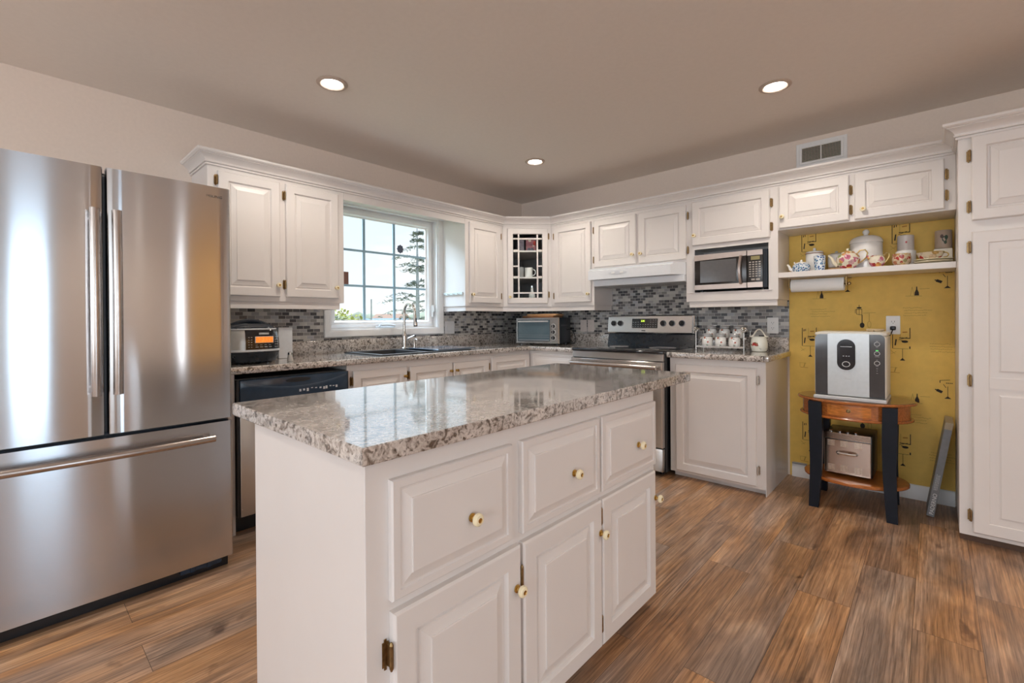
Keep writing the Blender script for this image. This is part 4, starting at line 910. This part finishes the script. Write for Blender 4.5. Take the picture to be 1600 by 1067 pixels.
jarm = m_floral('jar floral glaze', (.80, .79, .76), [(.8, .78, .74), (.82, .80, .76), (.42, .46, .40), (.80, .78, .74), (.45, .10, .05), (.8, .79, .76)], 42, .33)
jlab = ('white floral jar, leftmost in the front tier of the wire rack', 'white floral jar in the middle of the front tier of the wire rack', 'white floral jar, rightmost in the front tier of the wire rack',
        'white jar, leftmost in the raised back tier of the wire rack', 'white jar in the middle of the raised back tier of the wire rack', 'white jar, rightmost in the raised back tier of the wire rack')
jglass = mat('clamp lid glass', (.34, .34, .34), .08, coat=.5)
def jar_thing(lab, loc):
    t = thing('spice_jar', lab, 'jar', loc, 0, 'white jars in the wire rack')
    b = MB(); b.lathe([(.034, 0), (.0385, .006), (.0395, .03), (.0385, .055), (.036, .066), (.033, .071), (.033, .074), (0, .074)], 22); b.build('body', jarm, t)
    b = MB(); b.lathe([(.034, .0742), (.0345, .078), (.034, .090), (.030, .096), (0, .098)], 22); b.build('glass_lid', jglass, t)
    b = MB(); b.tube([(.0352*math.cos(2*PI*i/24), .0352*math.sin(2*PI*i/24), .0752) for i in range(24)], .0016, 5, True); b.tube([(.034, -.012, .07), (.041, 0, .078), (.036, .012, .098), (.0, .0, .100), (-.036, .012, .098)], .0014, 5); b.tube([(0, -.036, .074), (.0, -.043, .062), (.0, -.042, .045)], .0022, 5); b.build('wire_clamp', nickel, t)
    return t
j0 = jar_thing(jlab[0], (2.20-.098, -.25, .946))
for k in range(1, 6):
    c = dup(j0, None, (2.20+(-.098, .0, .098)[k % 3], -.25 if k < 3 else -.16, .946 if k < 3 else 1.004)); c['label'] = jlab[k]
t = thing('utensil_crock', 'white bucket shaped pot with red roses and a rope handle, beside the jar rack', 'pot', (2.452, -.20, .9145))
b = MB(); b.lathe([(.040, 0), (.047, .004), (.056, .03), (.0565, .055), (.052, .085), (.046, .102), (.047, .108), (.043, .109), (.041, .10), (0, .099)], 28); b.build('body', m_floral('crock glaze', (.78, .78, .70), [(.78, .78, .70)], 20, .2), t)
b = MB()
rm = mat('red rose glaze', (.42, .03, .03), .3); r_ = random.Random(9)
for k in range(14):
    th = -PI/2-.22+r_.uniform(-.62, .62)*(1 if k > 3 else .3); z = .055+r_.uniform(-.012, .012)*(1 if k > 3 else .5); rr_ = .0565+.0005; sz = .007 if k > 3 else .011
    cxx, cyy = rr_*math.cos(th), rr_*math.sin(th); tx, ty = -math.sin(th), math.cos(th)
    b.mi = 0 if k <= 3 else (1 if k % 2 else 2)
    b.f([b.v((cxx+tx*sz*math.cos(a)+math.cos(th)*.0006, cyy+ty*sz*math.cos(a)+math.sin(th)*.0006, z+sz*.8*math.sin(a))) for a in [2*PI*i/9 for i in range(9)]])
b.build('rose_decal', [rm, mat('leaf glaze', (.10, .13, .05), .3), mat('pink rose glaze', (.55, .25, .15), .3)], t, 0)
b = MB(); b.tube([(-.045+.09*i/14, 0, .104+.058*math.sin(PI*i/14)) for i in range(15)], .005, 8)
for sx in (-1, 1): b.lathe([(0, -.009), (.007, -.006), (.010, 0), (.007, .006), (0, .009)], 10, (sx*.046, 0, .107)); b.tube([(sx*.046, -.008, .107), (sx*.062, -.008, .112)], [.005, .006], 6)
b.build('rope_handle', mat('rope glaze', (.72, .68, .60), .4), t)

# ------------------------------------------------------------------ china shelf and what stands on it
o = MB().box(2.6058, 3.4842, -.325, -.006, 1.433, 1.469, .002).build('wall_shelf', white, None, 0); tag(o, 'white shelf board spanning the mustard niche, full of china', 'shelf')
ZS = 1.4694
bluep = m_floral('blue floral glaze', (.66, .72, .76), [(.02, .10, .30), (.03, .16, .34), (.05, .22, .36), (.02, .08, .26)], 85, .46)
rosep = m_floral('rose chintz glaze', (.80, .74, .60), [(.55, .16, .24), (.75, .38, .12), (.40, .03, .03), (.32, .36, .16), (.70, .42, .42), (.60, .30, .10)], 34, .55)
goldp = mat('gilded handle', (.52, .38, .14), .3, .5)
def spout(b, pts, rs): b.tube(pts, rs, 9)
def handle_loop(b, c, rx, rz, r, a0=-1.9, a1=1.9, n=14):
    b.tube([(c[0]+rx*math.cos(a0+(a1-a0)*i/n), c[1], c[2]+rz*math.sin(a0+(a1-a0)*i/n)) for i in range(n+1)], r, 7)
t = thing('teapot', 'small blue and white patterned teapot at the left end of the china shelf', 'teapot', (2.727, -.245, ZS))
b = MB(); b.lathe([(.036, 0), (.046, .005), (.053, .020), (.053, .036), (.046, .052), (.033, .060), (0, .060)], 26); b.build('body', bluep, t)
b = MB(); b.lathe([(.034, .0602), (.032, .064), (.014, .069), (.006, .071), (.008, .077), (.006, .082), (0, .083)], 20); b.build('lid', ceram, t)
b = MB(); spout(b, [(-.046, 0, .014), (-.066, 0, .024), (-.074, 0, .046), (-.084, 0, .056)], [.012, .010, .007, .006]); b.build('spout', ceram, t)
b = MB(); [b.tube([(sx*.032, 0, .058), (sx*.042, 0, .064), (sx*.040, 0, .072)], .004, 6) for sx in (-1, 1)]; b.build('handle_lug', ceram, t)
b = MB(); b.lathe([(.024, 0), (.029, .004), (.032, .05), (.033, .10), (.030, .10), (.028, .02), (0, .018)], 24)
o = b.build('tumbler', bluep, None, .6, (2.833, -.25, ZS)); tag(o, 'blue and white patterned tumbler right of the small blue teapot', 'cup')
t = thing('sugar_canister', 'pale canister with a red rimmed lid behind the blue patterned teapot', 'canister', (2.782, -.115, ZS))
b = MB(); b.lathe([(.048, 0), (.052, .006), (.052, .125), (.050, .130), (0, .130)], 26); b.build('body', ceram, t)
b = MB(); b.lathe([(.0535, .1302), (.0535, .136), (.049, .146), (.02, .152), (.008, .154), (.009, .164), (.006, .172), (0, .173)], 24); l = b.build('lid', ceram, t)
b = MB(); b.tube([(.0537*math.cos(2*PI*i/28), .0537*math.sin(2*PI*i/28), .133) for i in range(28)], .0022, 5, True); b.build('red_rim', mat('red brown rim', (.35, .12, .07), .4), l)
o = MB().lathe([(.06, 0), (.06, .018), (.055, .022), (0, .022)], 24).build('wooden_trivet', board, None, .6, (2.905, -.095, ZS)); tag(o, 'brown wooden round stand under the gray lidded bowl on the shelf', 'trivet')
t = thing('lidded_bowl', 'gray white lidded bowl on the wooden round, behind the rose teapot spout', 'bowl', (2.905, -.095, ZS+.0224))
b = MB(); b.lathe([(.035, 0), (.046, .01), (.050, .05), (.048, .085), (0, .085)], 24); b.build('body', mat('gray glaze', (.55, .56, .56), .25), t)
b = MB(); b.lathe([(.0505, .0852), (.050, .092), (.03, .103), (.008, .107), (.009, .115), (0, .118)], 24); b.build('lid', mat('gray glaze lid', (.50, .51, .51), .25), t)
t = thing('teapot', 'large rose patterned china teapot with gilded handle on the shelf', 'teapot', (2.985, -.245, ZS))
b = MB(); b.lathe([(.030, 0), (.034, .004), (.038, .010), (.056, .030), (.0635, .055), (.060, .080), (.045, .098), (.034, .102), (0, .102)], 28); b.build('body', rosep, t)
b = MB(); b.lathe([(.036, .1022), (.034, .108), (.018, .116), (.008, .119), (.010, .126), (.008, .132), (0, .136)], 22); b.build('lid', rosep, t)
b = MB(); spout(b, [(-.052, 0, .028), (-.075, 0, .045), (-.086, 0, .075), (-.100, 0, .093), (-.106, 0, .095)], [.015, .011, .008, .0065, .006]); b.build('spout', mat('ivory glaze', (.76, .70, .54), .2), t)
b = MB(); b.tube([(.045, 0, .092), (.062, 0, .115), (.088, 0, .116), (.100, 0, .095), (.094, 0, .068), (.072, 0, .045), (.058, 0, .036)], .0042, 7); b.build('handle', goldp, t)
t = thing('storage_jar', 'big white lidded ceramic jar behind the rose patterned china', 'jar', (3.065, -.105, ZS))
b = MB(); b.lathe([(.078, 0), (.084, .006), (.086, .06), (.086, .168), (.083, .172), (0, .172)], 32); b.build('body', ceram, t)
b = MB(); b.lathe([(.0885, .1722), (.089, .178), (.086, .192), (.074, .208), (.045, .220), (.015, .225), (.011, .229), (.018, .240), (.018, .252), (.009, .262), (0, .263)], 32); b.build('lid', ceram, t)
t = thing('creamer', 'rose patterned china creamer between the rose teapot and the sugar bowl', 'creamer', (3.132, -.255, ZS))
b = MB(); b.lathe([(.022, 0), (.026, .004), (.038, .022), (.041, .040), (.036, .058), (.030, .066), (.033, .072), (.029, .072), (.027, .06), (0, .058)], 24); b.build('body', rosep, t)
b = MB(); b.tube([(-.028, 0, .05), (-.040, 0, .064), (-.050, 0, .074)], [.013, .010, .006], 8); b.build('spout', rosep, t)
b = MB(); b.tube([(.030, 0, .066), (.046, 0, .086), (.058, 0, .080), (.058, 0, .060), (.046, 0, .036), (.038, 0, .026)], .0035, 7); b.build('handle', goldp, t)
o = MB().lathe([(.030, 0), (.034, .004), (.044, .020), (.046, .045), (.042, .066), (.044, .072), (.039, .072), (.037, .05), (0, .045)], 26).build('sugar_bowl', m_floral('red chintz glaze', (.62, .50, .34), [(.40, .05, .04), (.60, .40, .18), (.42, .16, .08), (.30, .26, .12), (.66, .46, .30)], 48, .58), None, .6, (3.247, -.238, ZS)); tag(o, 'red and gold chintz china sugar bowl right of the creamer', 'bowl')
o = MB().lathe([(.048, 0), (.050, .004), (.050, .098), (.047, .102), (0, .102)], 26).build('round_tin', ceram, None, .6, (3.262, -.105, ZS)); tag(o, 'plain white round tin under the labelled candle jar on the shelf', 'tin')
t = thing('candle_jar', 'white candle jar with a tiny red motif standing on the white tin', 'candle', (3.262, -.105, ZS+.1024))
b = MB(); b.lathe([(.039, 0), (.041, .004), (.041, .092), (.037, .096), (.036, .088), (0, .086)], 26); b.build('body', mat('pale candle glaze', (.66, .62, .60), .3), t)
b = MB(); th0 = -PI/2+.1; b.f([b.v((.0414*math.cos(th0+.12*math.cos(a)), .0414*math.sin(th0+.12*math.cos(a)), .050+.007*math.sin(a))) for a in [2*PI*i/8 for i in range(8)]]); b.build('motif', rm, t, 0)
for k, (lb, dz) in enumerate((('cream saucer, lowest of the pair at the right end of the shelf', 0), ('cream saucer on top of another, under the red rose teacup', .0125))):
    o = MB().lathe([(.045, 0), (.05, .001), (.078, .008), (.088, .012), (.087, .0145), (.076, .0125), (.05, .0075), (0, .006)], 34).build('saucer', mat('cream saucer glaze', (.70, .64, .46), .2) if k == 0 else bpy.data.materials['cream saucer glaze'], None, .6, (3.388, -.235, ZS+dz)); tag(o, lb, 'saucer', 'saucers on the china shelf')
t = thing('teacup', 'wide red rose teacup with gilded rim on the stacked saucers', 'cup', (3.376, -.235, ZS+.0216))
b = MB(); b.lathe([(.030, 0), (.034, .003), (.052, .020), (.060, .042), (.0625, .046), (.059, .046), (.050, .022), (0, .008)], 30); b.build('bowl', m_floral('rose cup glaze', (.70, .62, .48), [(.45, .03, .03), (.66, .50, .34), (.70, .6, .46), (.55, .36, .14), (.36, .30, .14)], 30, .55), t)
b = MB(); b.tube([(.0615*math.cos(2*PI*i/30), .0615*math.sin(2*PI*i/30), .0465) for i in range(30)], .0018, 5, True); b.build('gilded_rim', goldp, t)
b = MB(); handle_loop(b, (.062, 0, .028), .016, .014, .0032); b.build('handle', goldp, t)
o = MB().box(-.042, .042, -.042, .042, 0, .098, .008, 2).build('ceramic_box', mat('ivory ceramic box', (.68, .65, .58), .25), None, .5, (3.432, -.09, ZS)); tag(o, 'ivory square ceramic box in the far right corner of the shelf', 'box')
t = thing('candle_jar', 'pinkish candle jar with a dark green leaf motif on the ivory box', 'candle', (3.434, -.09, ZS+.0985))
b = MB(); b.lathe([(.037, 0), (.039, .004), (.039, .105), (.036, .110), (.035, .10), (0, .098)], 26); b.build('body', mat('pinkish candle glaze', (.48, .38, .30), .35), t)
b = MB()
for k, (th0, z, s, mi) in enumerate(((-1.45, .055, .30, 0), (-1.25, .065, .22, 0), (-1.75, .072, .2, 1), (-1.35, .035, .18, 0))):
    b.mi = mi; b.f([b.v((.0395*math.cos(th0+s*math.cos(a)), .0395*math.sin(th0+s*math.cos(a)), z+s*.06*math.sin(a))) for a in [2*PI*i/9 for i in range(9)]])
b.build('leaf_motif', [mat('dark green motif', (.045, .085, .06), .5), mat('dark brown motif', (.10, .06, .05), .5)], t, 0)
t = thing('paper_towel_holder', 'white paper towel roll on a wall mounted rod under the china shelf', 'paper towel', (2.81, -.20, 1.380))
b = MB(); b.at(rot=(0, PI/2, 0)); b.lathe([(.018, -.150), (.043, -.150), (.0435, -.148), (.0435, .148), (.043, .150), (.018, .150)], 28); b.build('roll', paper, t)
b = MB(); b.tube([(-.168, 0, 0), (.172, 0, 0)], .006, 8); b.box(.158, .166, -.016, .016, -.016, .0515, .002); b.box(-.166, -.158, -.016, .016, -.016, .0515, .002); b.lathe([(0, -.012), (.010, -.006), (.010, .006), (0, .012)], 10, (.176, 0, 0)); b.build('bracket', agedbrass, t)

# ------------------------------------------------------------------ oval side table, machine, toaster
t = thing('side_table', 'small oval cherry wood table with navy black legs in the mustard niche', 'table', (3.025, -.365, 0), math.radians(1.5))
def ov(a, bb, n=40): return [(a*math.cos(2*PI*i/n), bb*math.sin(2*PI*i/n)) for i in range(n)]
b = MB(); b.slab(ov(.292, .236), .648, .666, .004); top = b.build('tabletop', topwood, t, .5)
b = MB(); b.loft([[(x, y, z) for x, y in ov(a_, b_)] for a_, b_, z in ((.286, .230, .6475), (.2945, .2385, .650), (.2965, .2405, .656), (.2945, .2385, .6625), (.286, .230, .6635))]); b.build('edge_band', cherry, top, .5)
b = MB(); b.slab(ov(.268, .212), .565, .6475); b.build('apron', cherry, t, .5)
b = MB(); b.slab(ov(.284, .228), .551, .5648, .004); b.build('bead_molding', cherry, t, .5)
dr = [(x, -.212*math.sqrt(1-(x/.268)**2)-.0015) for x in [-.115+.21*i/10 for i in range(11)]]
b = MB(); b.loft([[(x, y-.003, .576) for x, y in dr]+[(x, y+.01, .576) for x, y in dr[::-1]], [(x, y-.003, .638) for x, y in dr]+[(x, y+.01, .638) for x, y in dr[::-1]]]); d = b.build('drawer_front', mat('bright cherry', (.55, .19, .035), .2, var=.3, scale=9, stretch=(2, 14, 14), coat=.3), t, .3)
b = MB(); b.at((-.01, -.2165, .609), (PI/2, 0, 0)); b.lathe([(.011, 0), (.011, .002), (.004, .004), (.004, .010), (.008, .013), (.006, .017), (0, .018)], 14); b.build('knob', agedbrass, d)
b = MB(); b.slab(ov(.262, .208), .163, .183, .004); b.build('lower_shelf', cherry, t, .5)
for sx in (-1, 1):
    for sy in (-1, 1):
        b = MB(); rings = []
        for i in range(12):
            u = i/11; z = .6472*(1-u); out = .004*math.sin(PI*u)*-1+.008*max(0, u-.6)/.4; w = .034-.009*max(0, u-.3)/.7
            cx_, cy_ = sx*(.178+out), sy*(.172+out)
            rings.append([(cx_+a_*w, cy_+c_*w, max(z, .0005)) for a_, c_ in ((-1, -1), (1, -1), (1, 1), (-1, 1))])
        b.loft(rings); b.build('leg', blackw, t, .4)
t = thing('water_cooler', 'silver and black countertop beverage machine on the oval table', 'beverage machine', (3.020, -.552, .6665), math.radians(-.5))
MWd, MHt = .345, .403
b = MB(); b.box(-MWd/2, MWd/2, .012, .30, .022, MHt-.02, .012, 3); b.loft([[(x, y, z) for x, y in rrect(w, .29, .03, 4, 0, .155)] for w, z in ((MWd*.985, MHt-.0205), (MWd*1.02, MHt-.014), (MWd*1.0, MHt-.002), (MWd*.9, MHt+.004))]); b.build('housing', mat('ivory plastic', (.74, .71, .63), .35), t, .5)
b = MB(); b.box(-MWd/2-.004, MWd/2+.002, -.006, .30, 0.0003, .0215, .004); b.build('base_plate', lightgray, t, .5)
smoke = mat('smoked panel', (.045, .045, .048), .12, coat=.4); silv = mat('silver plastic panel', (.56, .60, .62), .25, .2)
fw = MWd-.012
def fpanel(u0, u1, z0, z1, y, m, nm, corner=None):
    x0, x1 = -fw/2+fw*u0, -fw/2+fw*u1; b = MB()
    pts = [(x0, z0), (x1, z0), (x1, z1), (x0, z1)]
    if corner == 'L': pts = [(x0, z0), (x1, z0), (x1, z1)]+[(x0+.026-.026*math.sin(a), z1-.026+.026*math.cos(a)) for a in [PI/2*i/6 for i in range(7)]]
    if corner == 'R': pts = [(x0, z0), (x1, z0)]+[(x1-.026+.026*math.cos(a), z1-.026+.026*math.sin(a)) for a in [PI/2*i/6 for i in range(7)]]+[(x0, z1)]
    b.prism(pts, y, .0115); return b.build(nm, m, t, 0)
fpanel(.0, .188, .032, .392, .002, smoke, 'side_panel', 'L'); p = fpanel(.792, 1, .032, .392, .002, smoke, 'button_panel', 'R')
c_ = fpanel(.190, .790, .030, .397, -.002, silv, 'front_panel')
fpanel(0, .188, .0235, .0305, .001, darkgray, 'drip_edge'); fpanel(.792, 1, .0235, .0305, .001, darkgray, 'drip_edge')
b = MB(); cx0 = -fw/2+fw*.465; b.prism([(x+cx0, z+.272) for x, z in rrect(.088, .182, .0435, 8)], -.006, -.0022); ovp = b.build('dispenser_window', blackg, c_, .4)
b = MB(); b.prism([(x+cx0, z+.272) for x, z in rrect(.080, .174, .0395, 8)], -.0068, -.0062); b.build('inner_lens', mat('deep navy lens', (.008, .013, .022), .06, coat=.5), ovp, .4)
b = MB(); b.tube([(cx0+.018*math.cos(2*PI*i/26), -.0075, .216+.015*math.sin(2*PI*i/26)) for i in range(26)], .0022, 6, True); b.build('dial_ring', lightgray, ovp)
b = MB(); b.box(cx0-.028, cx0+.028, -.0074, -.0069, .318, .321); [b.box(cx0+dx, cx0+dx+.007, -.0074, -.0069, .262, .2655) for dx in (-.016, -.002, .010)]; b.build('indicator_marks', lightgray, ovp, 0)
b = MB(); [b.box(cx0+dx, cx0+dx+w, -.0025, -.0021, z, z+.002) for dx, w, z in ((-.016, .034, .172), (-.010, .012, .135), (-.008, .030, .128))]; b.build('printed_marks', midgray, c_, 0)
px_ = -fw/2+fw*.895
for z in (.338, .284, .229):
    b = MB(); b.tube([(px_+.0125*math.cos(2*PI*i/22), .0012, z+.0115*math.sin(2*PI*i/22)) for i in range(22)], .0014, 5, True); b.build('button_ring', lightgray, p)
b = MB(); [b.box(px_-w/2, px_+w/2, .0013, .0019, z, z+.0022) for w, z in ((.008, .354), (.01, .319), (.022, .265), (.008, .246), (.012, .210), (.008, .197), (.005, .184), (.008, .170))]; b.build('printed_marks', midgray, p, 0)
b = MB(); b.box(px_-.006, px_+.006, .0011, .0019, .3000, .303); b.build('green_light', mat('green indicator', (.1, .8, .15), .4, emit=1.2), p, 0)
o = MB(); o.loft([[(x, y, z) for x, y in rrect(w, .12, .04, 4)] for w, z in ((.07, .0), (.09, .008), (.085, .014))]); o = o.build('small_dish', mat('tan dish', (.55, .42, .26), .4), None, .6, (3.13, -.36, 1.0742)); tag(o, 'small tan dish lying on top of the beverage machine', 'dish')
t = thing('toaster', 'boxy polished steel bread toaster on the lower shelf of the oval table', 'toaster', (2.999, -.45, .1835), math.radians(-1))
b = MB(); b.box(-.118, .122, .006, .27, .012, .262, .006, 2); b.build('body', blackp, t, .5)
pol = m_steel('polished warm steel', (.47, .365, .30), .16, .3, (3, 3, 3))
b = MB(); b.box(-.116, .116, -.004, .0055, .016, .222, .003); fpn = b.build('front_panel', pol, t, .4)
b = MB(); [b.box(-.116, .116, -.005, .0055, .228+k*.0066, .2325+k*.0066, .001) for k in range(6)]; b.build('ribbed_band', pol, t, 0)
b = MB(); b.tube([(-.046, -.006, .146), (-.042, -.022, .146), (-.02, -.026, .146), (.02, -.026, .146), (.042, -.022, .146), (.046, -.006, .146)], .0095, 8); b.build('handle', chrome, fpn)
slitm = mat('bright slit', (.75, .62, .50), .3, .6)
for gx in (-.08, -.015, .055):
    for gz in (.185, .035):
        b = MB(); [b.box(gx-.018, gx+.018, -.0046, -.0038, gz+k*.0075, gz+k*.0075+.002) for k in range(5)]; b.build('vent_slits', slitm, fpn, 0)
for x in (-.085, -.04, .0, .04): MB().lathe([(.010, .262), (.010, .270), (.006, .275), (0, .276)], 12, (x, .03, 0)).build('knob', chrome, t)
# leaning carton
t = thing('leaning_carton', 'thin gray carton with white lettering leaning between baseboard and pantry cabinet', 'carton', (3.371, -.30, .0005))
LA = math.radians(8.6)
t.rotation_euler = (0, LA, 0)
b = MB(); b.box(-.017, .017, 0, .255, .0026, .56, .001); cb_ = b.build('box', mat('gray carton', (.20, .205, .215), .45, var=.1), t, 0)
MB().box(-.0173, .0173, -.0004, .2553, .522, .5603).build('foil_end', mat('tan carton end', (.38, .32, .22), .5), t, 0)
text('lettering', 'PADERNO', .026, whitep, cb_, (.003, -.0006, .078), (PI/2, -PI/2, 0), 1.05)
b = MB(); r_ = random.Random(5)
for k in range(3):
    z = .16
    while z < .25: w = r_.uniform(.004, .012); b.box(-.008+k*.006, -.0055+k*.006, -.0006, -.0002, z, z+w); z += w+.003
b.build('fine_print', lightgray, cb_, 0)
o = MB().box(2.622, 2.715, -.024, -.0045, .0925, .104, .003).build('cable_channel', midgray, None, 0); tag(o, 'short gray strip on the baseboard left of the oval table', 'strip')

# hook rail on the cabinet side
t = thing('hook_rail', 'pale rail with small hooks on the cabinet side facing the window', 'hook rail', (.0, -1.1515, 1.39))
MB().box(.03, .295, -.010, -.0002, -.004, .022, .002).build('rail_board', mat('translucent white rail', (.66, .74, .74), .3), t, 0)
for i in range(4):
    b = MB(); x = .06+.066*i; b.tube([(x, -.010, .004), (x, -.026, .0), (x, -.034, .008)], [.004, .0035, .005], 6); b.build('hook', nickel, t)

# ------------------------------------------------------------------ what stands in the glass cabinet
def incab(u, d, z): return (.325+u*.7071-d*.7071, -.6548+u*.7071+d*.7071, z)
t = thing('mug', 'white mug on the middle shelf behind the glass cabinet door', 'mug', incab(.255, .09, 1.5754), PI/4)
b = MB(); b.lathe([(.034, 0), (.038, .004), (.040, .095), (.037, .095), (.035, .012), (0, .01)], 22); b.build('body', ceram, t)
b = MB(); handle_loop(b, (.040, 0, .05), .026, .030, .005); b.build('handle', ceram, t)
o = MB().lathe([(.032, 0), (.034, .003), (.036, .10), (.033, .10), (.030, .01), (0, .008)], 20).build('glass_tumbler', jglass, None, .6, incab(.175, .10, 1.5754)); tag(o, 'gray drinking glass left of the white mug in the glass cabinet', 'glass')
t = thing('bottle', 'white slim bottle on the cabinet floor behind the lower glass panes', 'bottle', incab(.285, .08, 1.3034))
b = MB(); b.lathe([(.03, 0), (.032, .004), (.032, .10), (.014, .135), (.012, .17), (0, .17)], 20); b.build('body', ceram, t)
b = MB(); b.lathe([(.0135, .1702), (.0135, .188), (0, .19)], 14); b.build('cap', chrome, t)
o = MB().box(-.05, .05, -.045, .045, 0, .13, .004).build('tea_tin', m_floral('red tin print', (.30, .12, .14), [(.40, .05, .04), (.12, .11, .14), (.55, .45, .40), (.30, .16, .20)], 26, .5), None, .4, incab(.275, .10, 1.8334), PI/4); tag(o, 'red and gray printed tin on the top shelf of the glass cabinet', 'tin')
o = MB().box(-.035, .035, -.04, .04, 0, .11, .004).build('gift_box', mat('dusky carton', (.16, .13, .16), .5, var=.3, scale=30), None, .4, incab(.175, .10, 1.8334), PI/4); tag(o, 'dusky purple box left of the red tin in the glass cabinet', 'box')

# ------------------------------------------------------------------ outdoors beyond the window
b = MB(); b.box(-220, -.6, -60, 160, -1.0, -.6); o = struct(b.build('ground', mat('autumn grass', (.36, .36, .17), .9, var=.35, scale=.6), smooth=0))
spr = mat('spruce needles', (.25, .29, .26), .8, var=.4, scale=8); bark = mat('spruce bark', (.28, .30, .31), .9, var=.3)
def spruce(name, lab, x, y, h, seed, levels=15, spread=1.5, z0=-.6):
    r = random.Random(seed); t = thing(name, lab, 'tree', (x, y, z0), 0, 'spruce trees outside')
    b = MB(); b.tube([(0, 0, 0), (.03, 0, h*.5), (0, .02, h)], [.10, .06, .012], 8); b.build('trunk', bark, t)
    b = MB()
    for k in range(levels):
        u = .14+.84*(k+r.uniform(-.35, .35))/levels; z = h*u; L = spread*(1-u)**.8+.12
        for j in range(4 if u < .8 else 3):
            a = 2*PI*j/5+r.uniform(0, 1.2); l = L*r.uniform(.35, 1.15)
            d = Vector((math.cos(a), math.sin(a), 0)); n = 6; tl = r.uniform(-.30, .12)
            P = [Vector((0, 0, z))+d*l*i/n+Vector((0, 0, l*(tl*(i/n)+.12*math.sin(PI*i/n)))) for i in range(n+1)]
            b.tube(P, [.018*(1-i/(n+1)) for i in range(n+1)], 4)
            for i in range(2, n+1):
                for q in range(10):
                    c = P[i]+Vector((r.uniform(-.12, .12), r.uniform(-.12, .12), r.uniform(-.07, .03))); e1 = Vector((r.uniform(-1, 1), r.uniform(-1, 1), r.uniform(-.3, .3))).normalized()*r.uniform(.05, .11); e2 = Vector((-e1.y, e1.x, r.uniform(-.03, .03)))*.35
                    b.f([b.v(c-e1), b.v(c+e2), b.v(c+e1), b.v(c-e2)])
    b.build('branches', spr, t, 0)
spruce('spruce_tree', 'tall sparse spruce tree outside, right in the window', -9.75, 5.72, 5.15, 11, 16, 1.8)
spruce('spruce_tree', 'spruce outside whose branch tips show at the window left edge', -7.2, .85, 3.3, 5, 10, 1.2)
bushm = [mat('yellow green bush', (.40, .42, .13), .9, var=.4, scale=5), mat('olive bush', (.28, .32, .14), .9, var=.4, scale=5)]
for k, (x, y, w, h, lab) in enumerate(((-20.5, 8.0, 2.6, 2.15, 'yellow green bush outside, leftmost through the window'), (-29, 11.4, 1.8, 1.9, 'rounded olive bush outside near the left grille bar'), (-30, 18.5, 2.2, 1.4, 'low bush outside near the blue roof'))):
    r = random.Random(k); b = MB()
    for i in range(1300):
        a, e_, q = r.uniform(0, 2*PI), r.uniform(-.2, 1.4), r.uniform(.6, 1.05)
        c = Vector((w*q*math.cos(a)*math.cos(e_), w*q*math.sin(a)*math.cos(e_), .2+h*q*max(0, math.sin(e_)))); s1 = Vector((r.uniform(-1, 1), r.uniform(-1, 1), r.uniform(-1, 1))).normalized()*.11; s2 = s1.cross(Vector((r.uniform(-1, 1), r.uniform(-1, 1), 1))).normalized()*.08
        b.f([b.v(c-s1), b.v(c+s2), b.v(c+s1), b.v(c-s2)])
    o = b.build('bush', bushm[k % 2], None, 0, (x, y, -.6)); tag(o, lab, 'bush')
def house(lab, x, y, w, d, h, rh, mw, mr, rz):
    t = thing('house', lab, 'house', (x, y, -.6), rz); MB().box(-w/2, w/2, -d/2, d/2, 0, h).build('wall', mw, t, 0)
    b = MB(); b.loft([[(xx, -d/2-.3, h), (xx, d/2+.3, h), (xx, 0, h+rh)] for xx in (-w/2-.3, w/2+.3)]); b.build('roof', mr, t, 0)
    b = MB(); [b.box(-w/2+w*(i+.3)/4, -w/2+w*(i+.7)/4, -d/2-.03, -d/2-.001, h*.35, h*.75) for i in range(4)]; b.build('window', darkgray, t, 0)
house('low house with orange roof far outside the window', -66, 41.5, 5, 5, 1.7, 1.2, mat('tan siding', (.55, .42, .34), .8), mat('orange roof', (.40, .25, .18), .8), math.radians(34))
house('low shed with a bluish roof in the yard outside', -24, 13.6, 2.6, 2.2, 1.15, .75, mat('pale siding', (.6, .66, .7), .8), mat('blue roof', (.22, .36, .52), .6), math.radians(30))
o = MB().tube([(-21.6, 11.05, -.6), (-21.6, 11.05, 2.45)], .05, 6).build('pole', bark); tag(o, 'thin dark pole standing in the yard outside the window', 'pole')
b = MB(); r = random.Random(8)
for k in range(60):
    a = math.radians(95+75*k/59); R0 = 95; c = Vector((3-R0*math.sin(a)*.98, -4+R0*abs(math.cos(a-PI/2))*0+R0*math.cos(a)*-1, -.6)); w, h = r.uniform(2, 4), r.uniform(2.2, 3.6)
    b.lathe([(w, 0), (w*1.05, h*.4), (w*.7, h*.8), (0, h)], 7, (c.x, c.y, c.z))
o = b.build('distant_treeline', mat('hazy tree line', (.34, .36, .27), .9, var=.35, scale=.3), None, .8); tag(o, 'hazy distant line of trees on the horizon outside', 'trees'); o['kind'] = 'stuff'
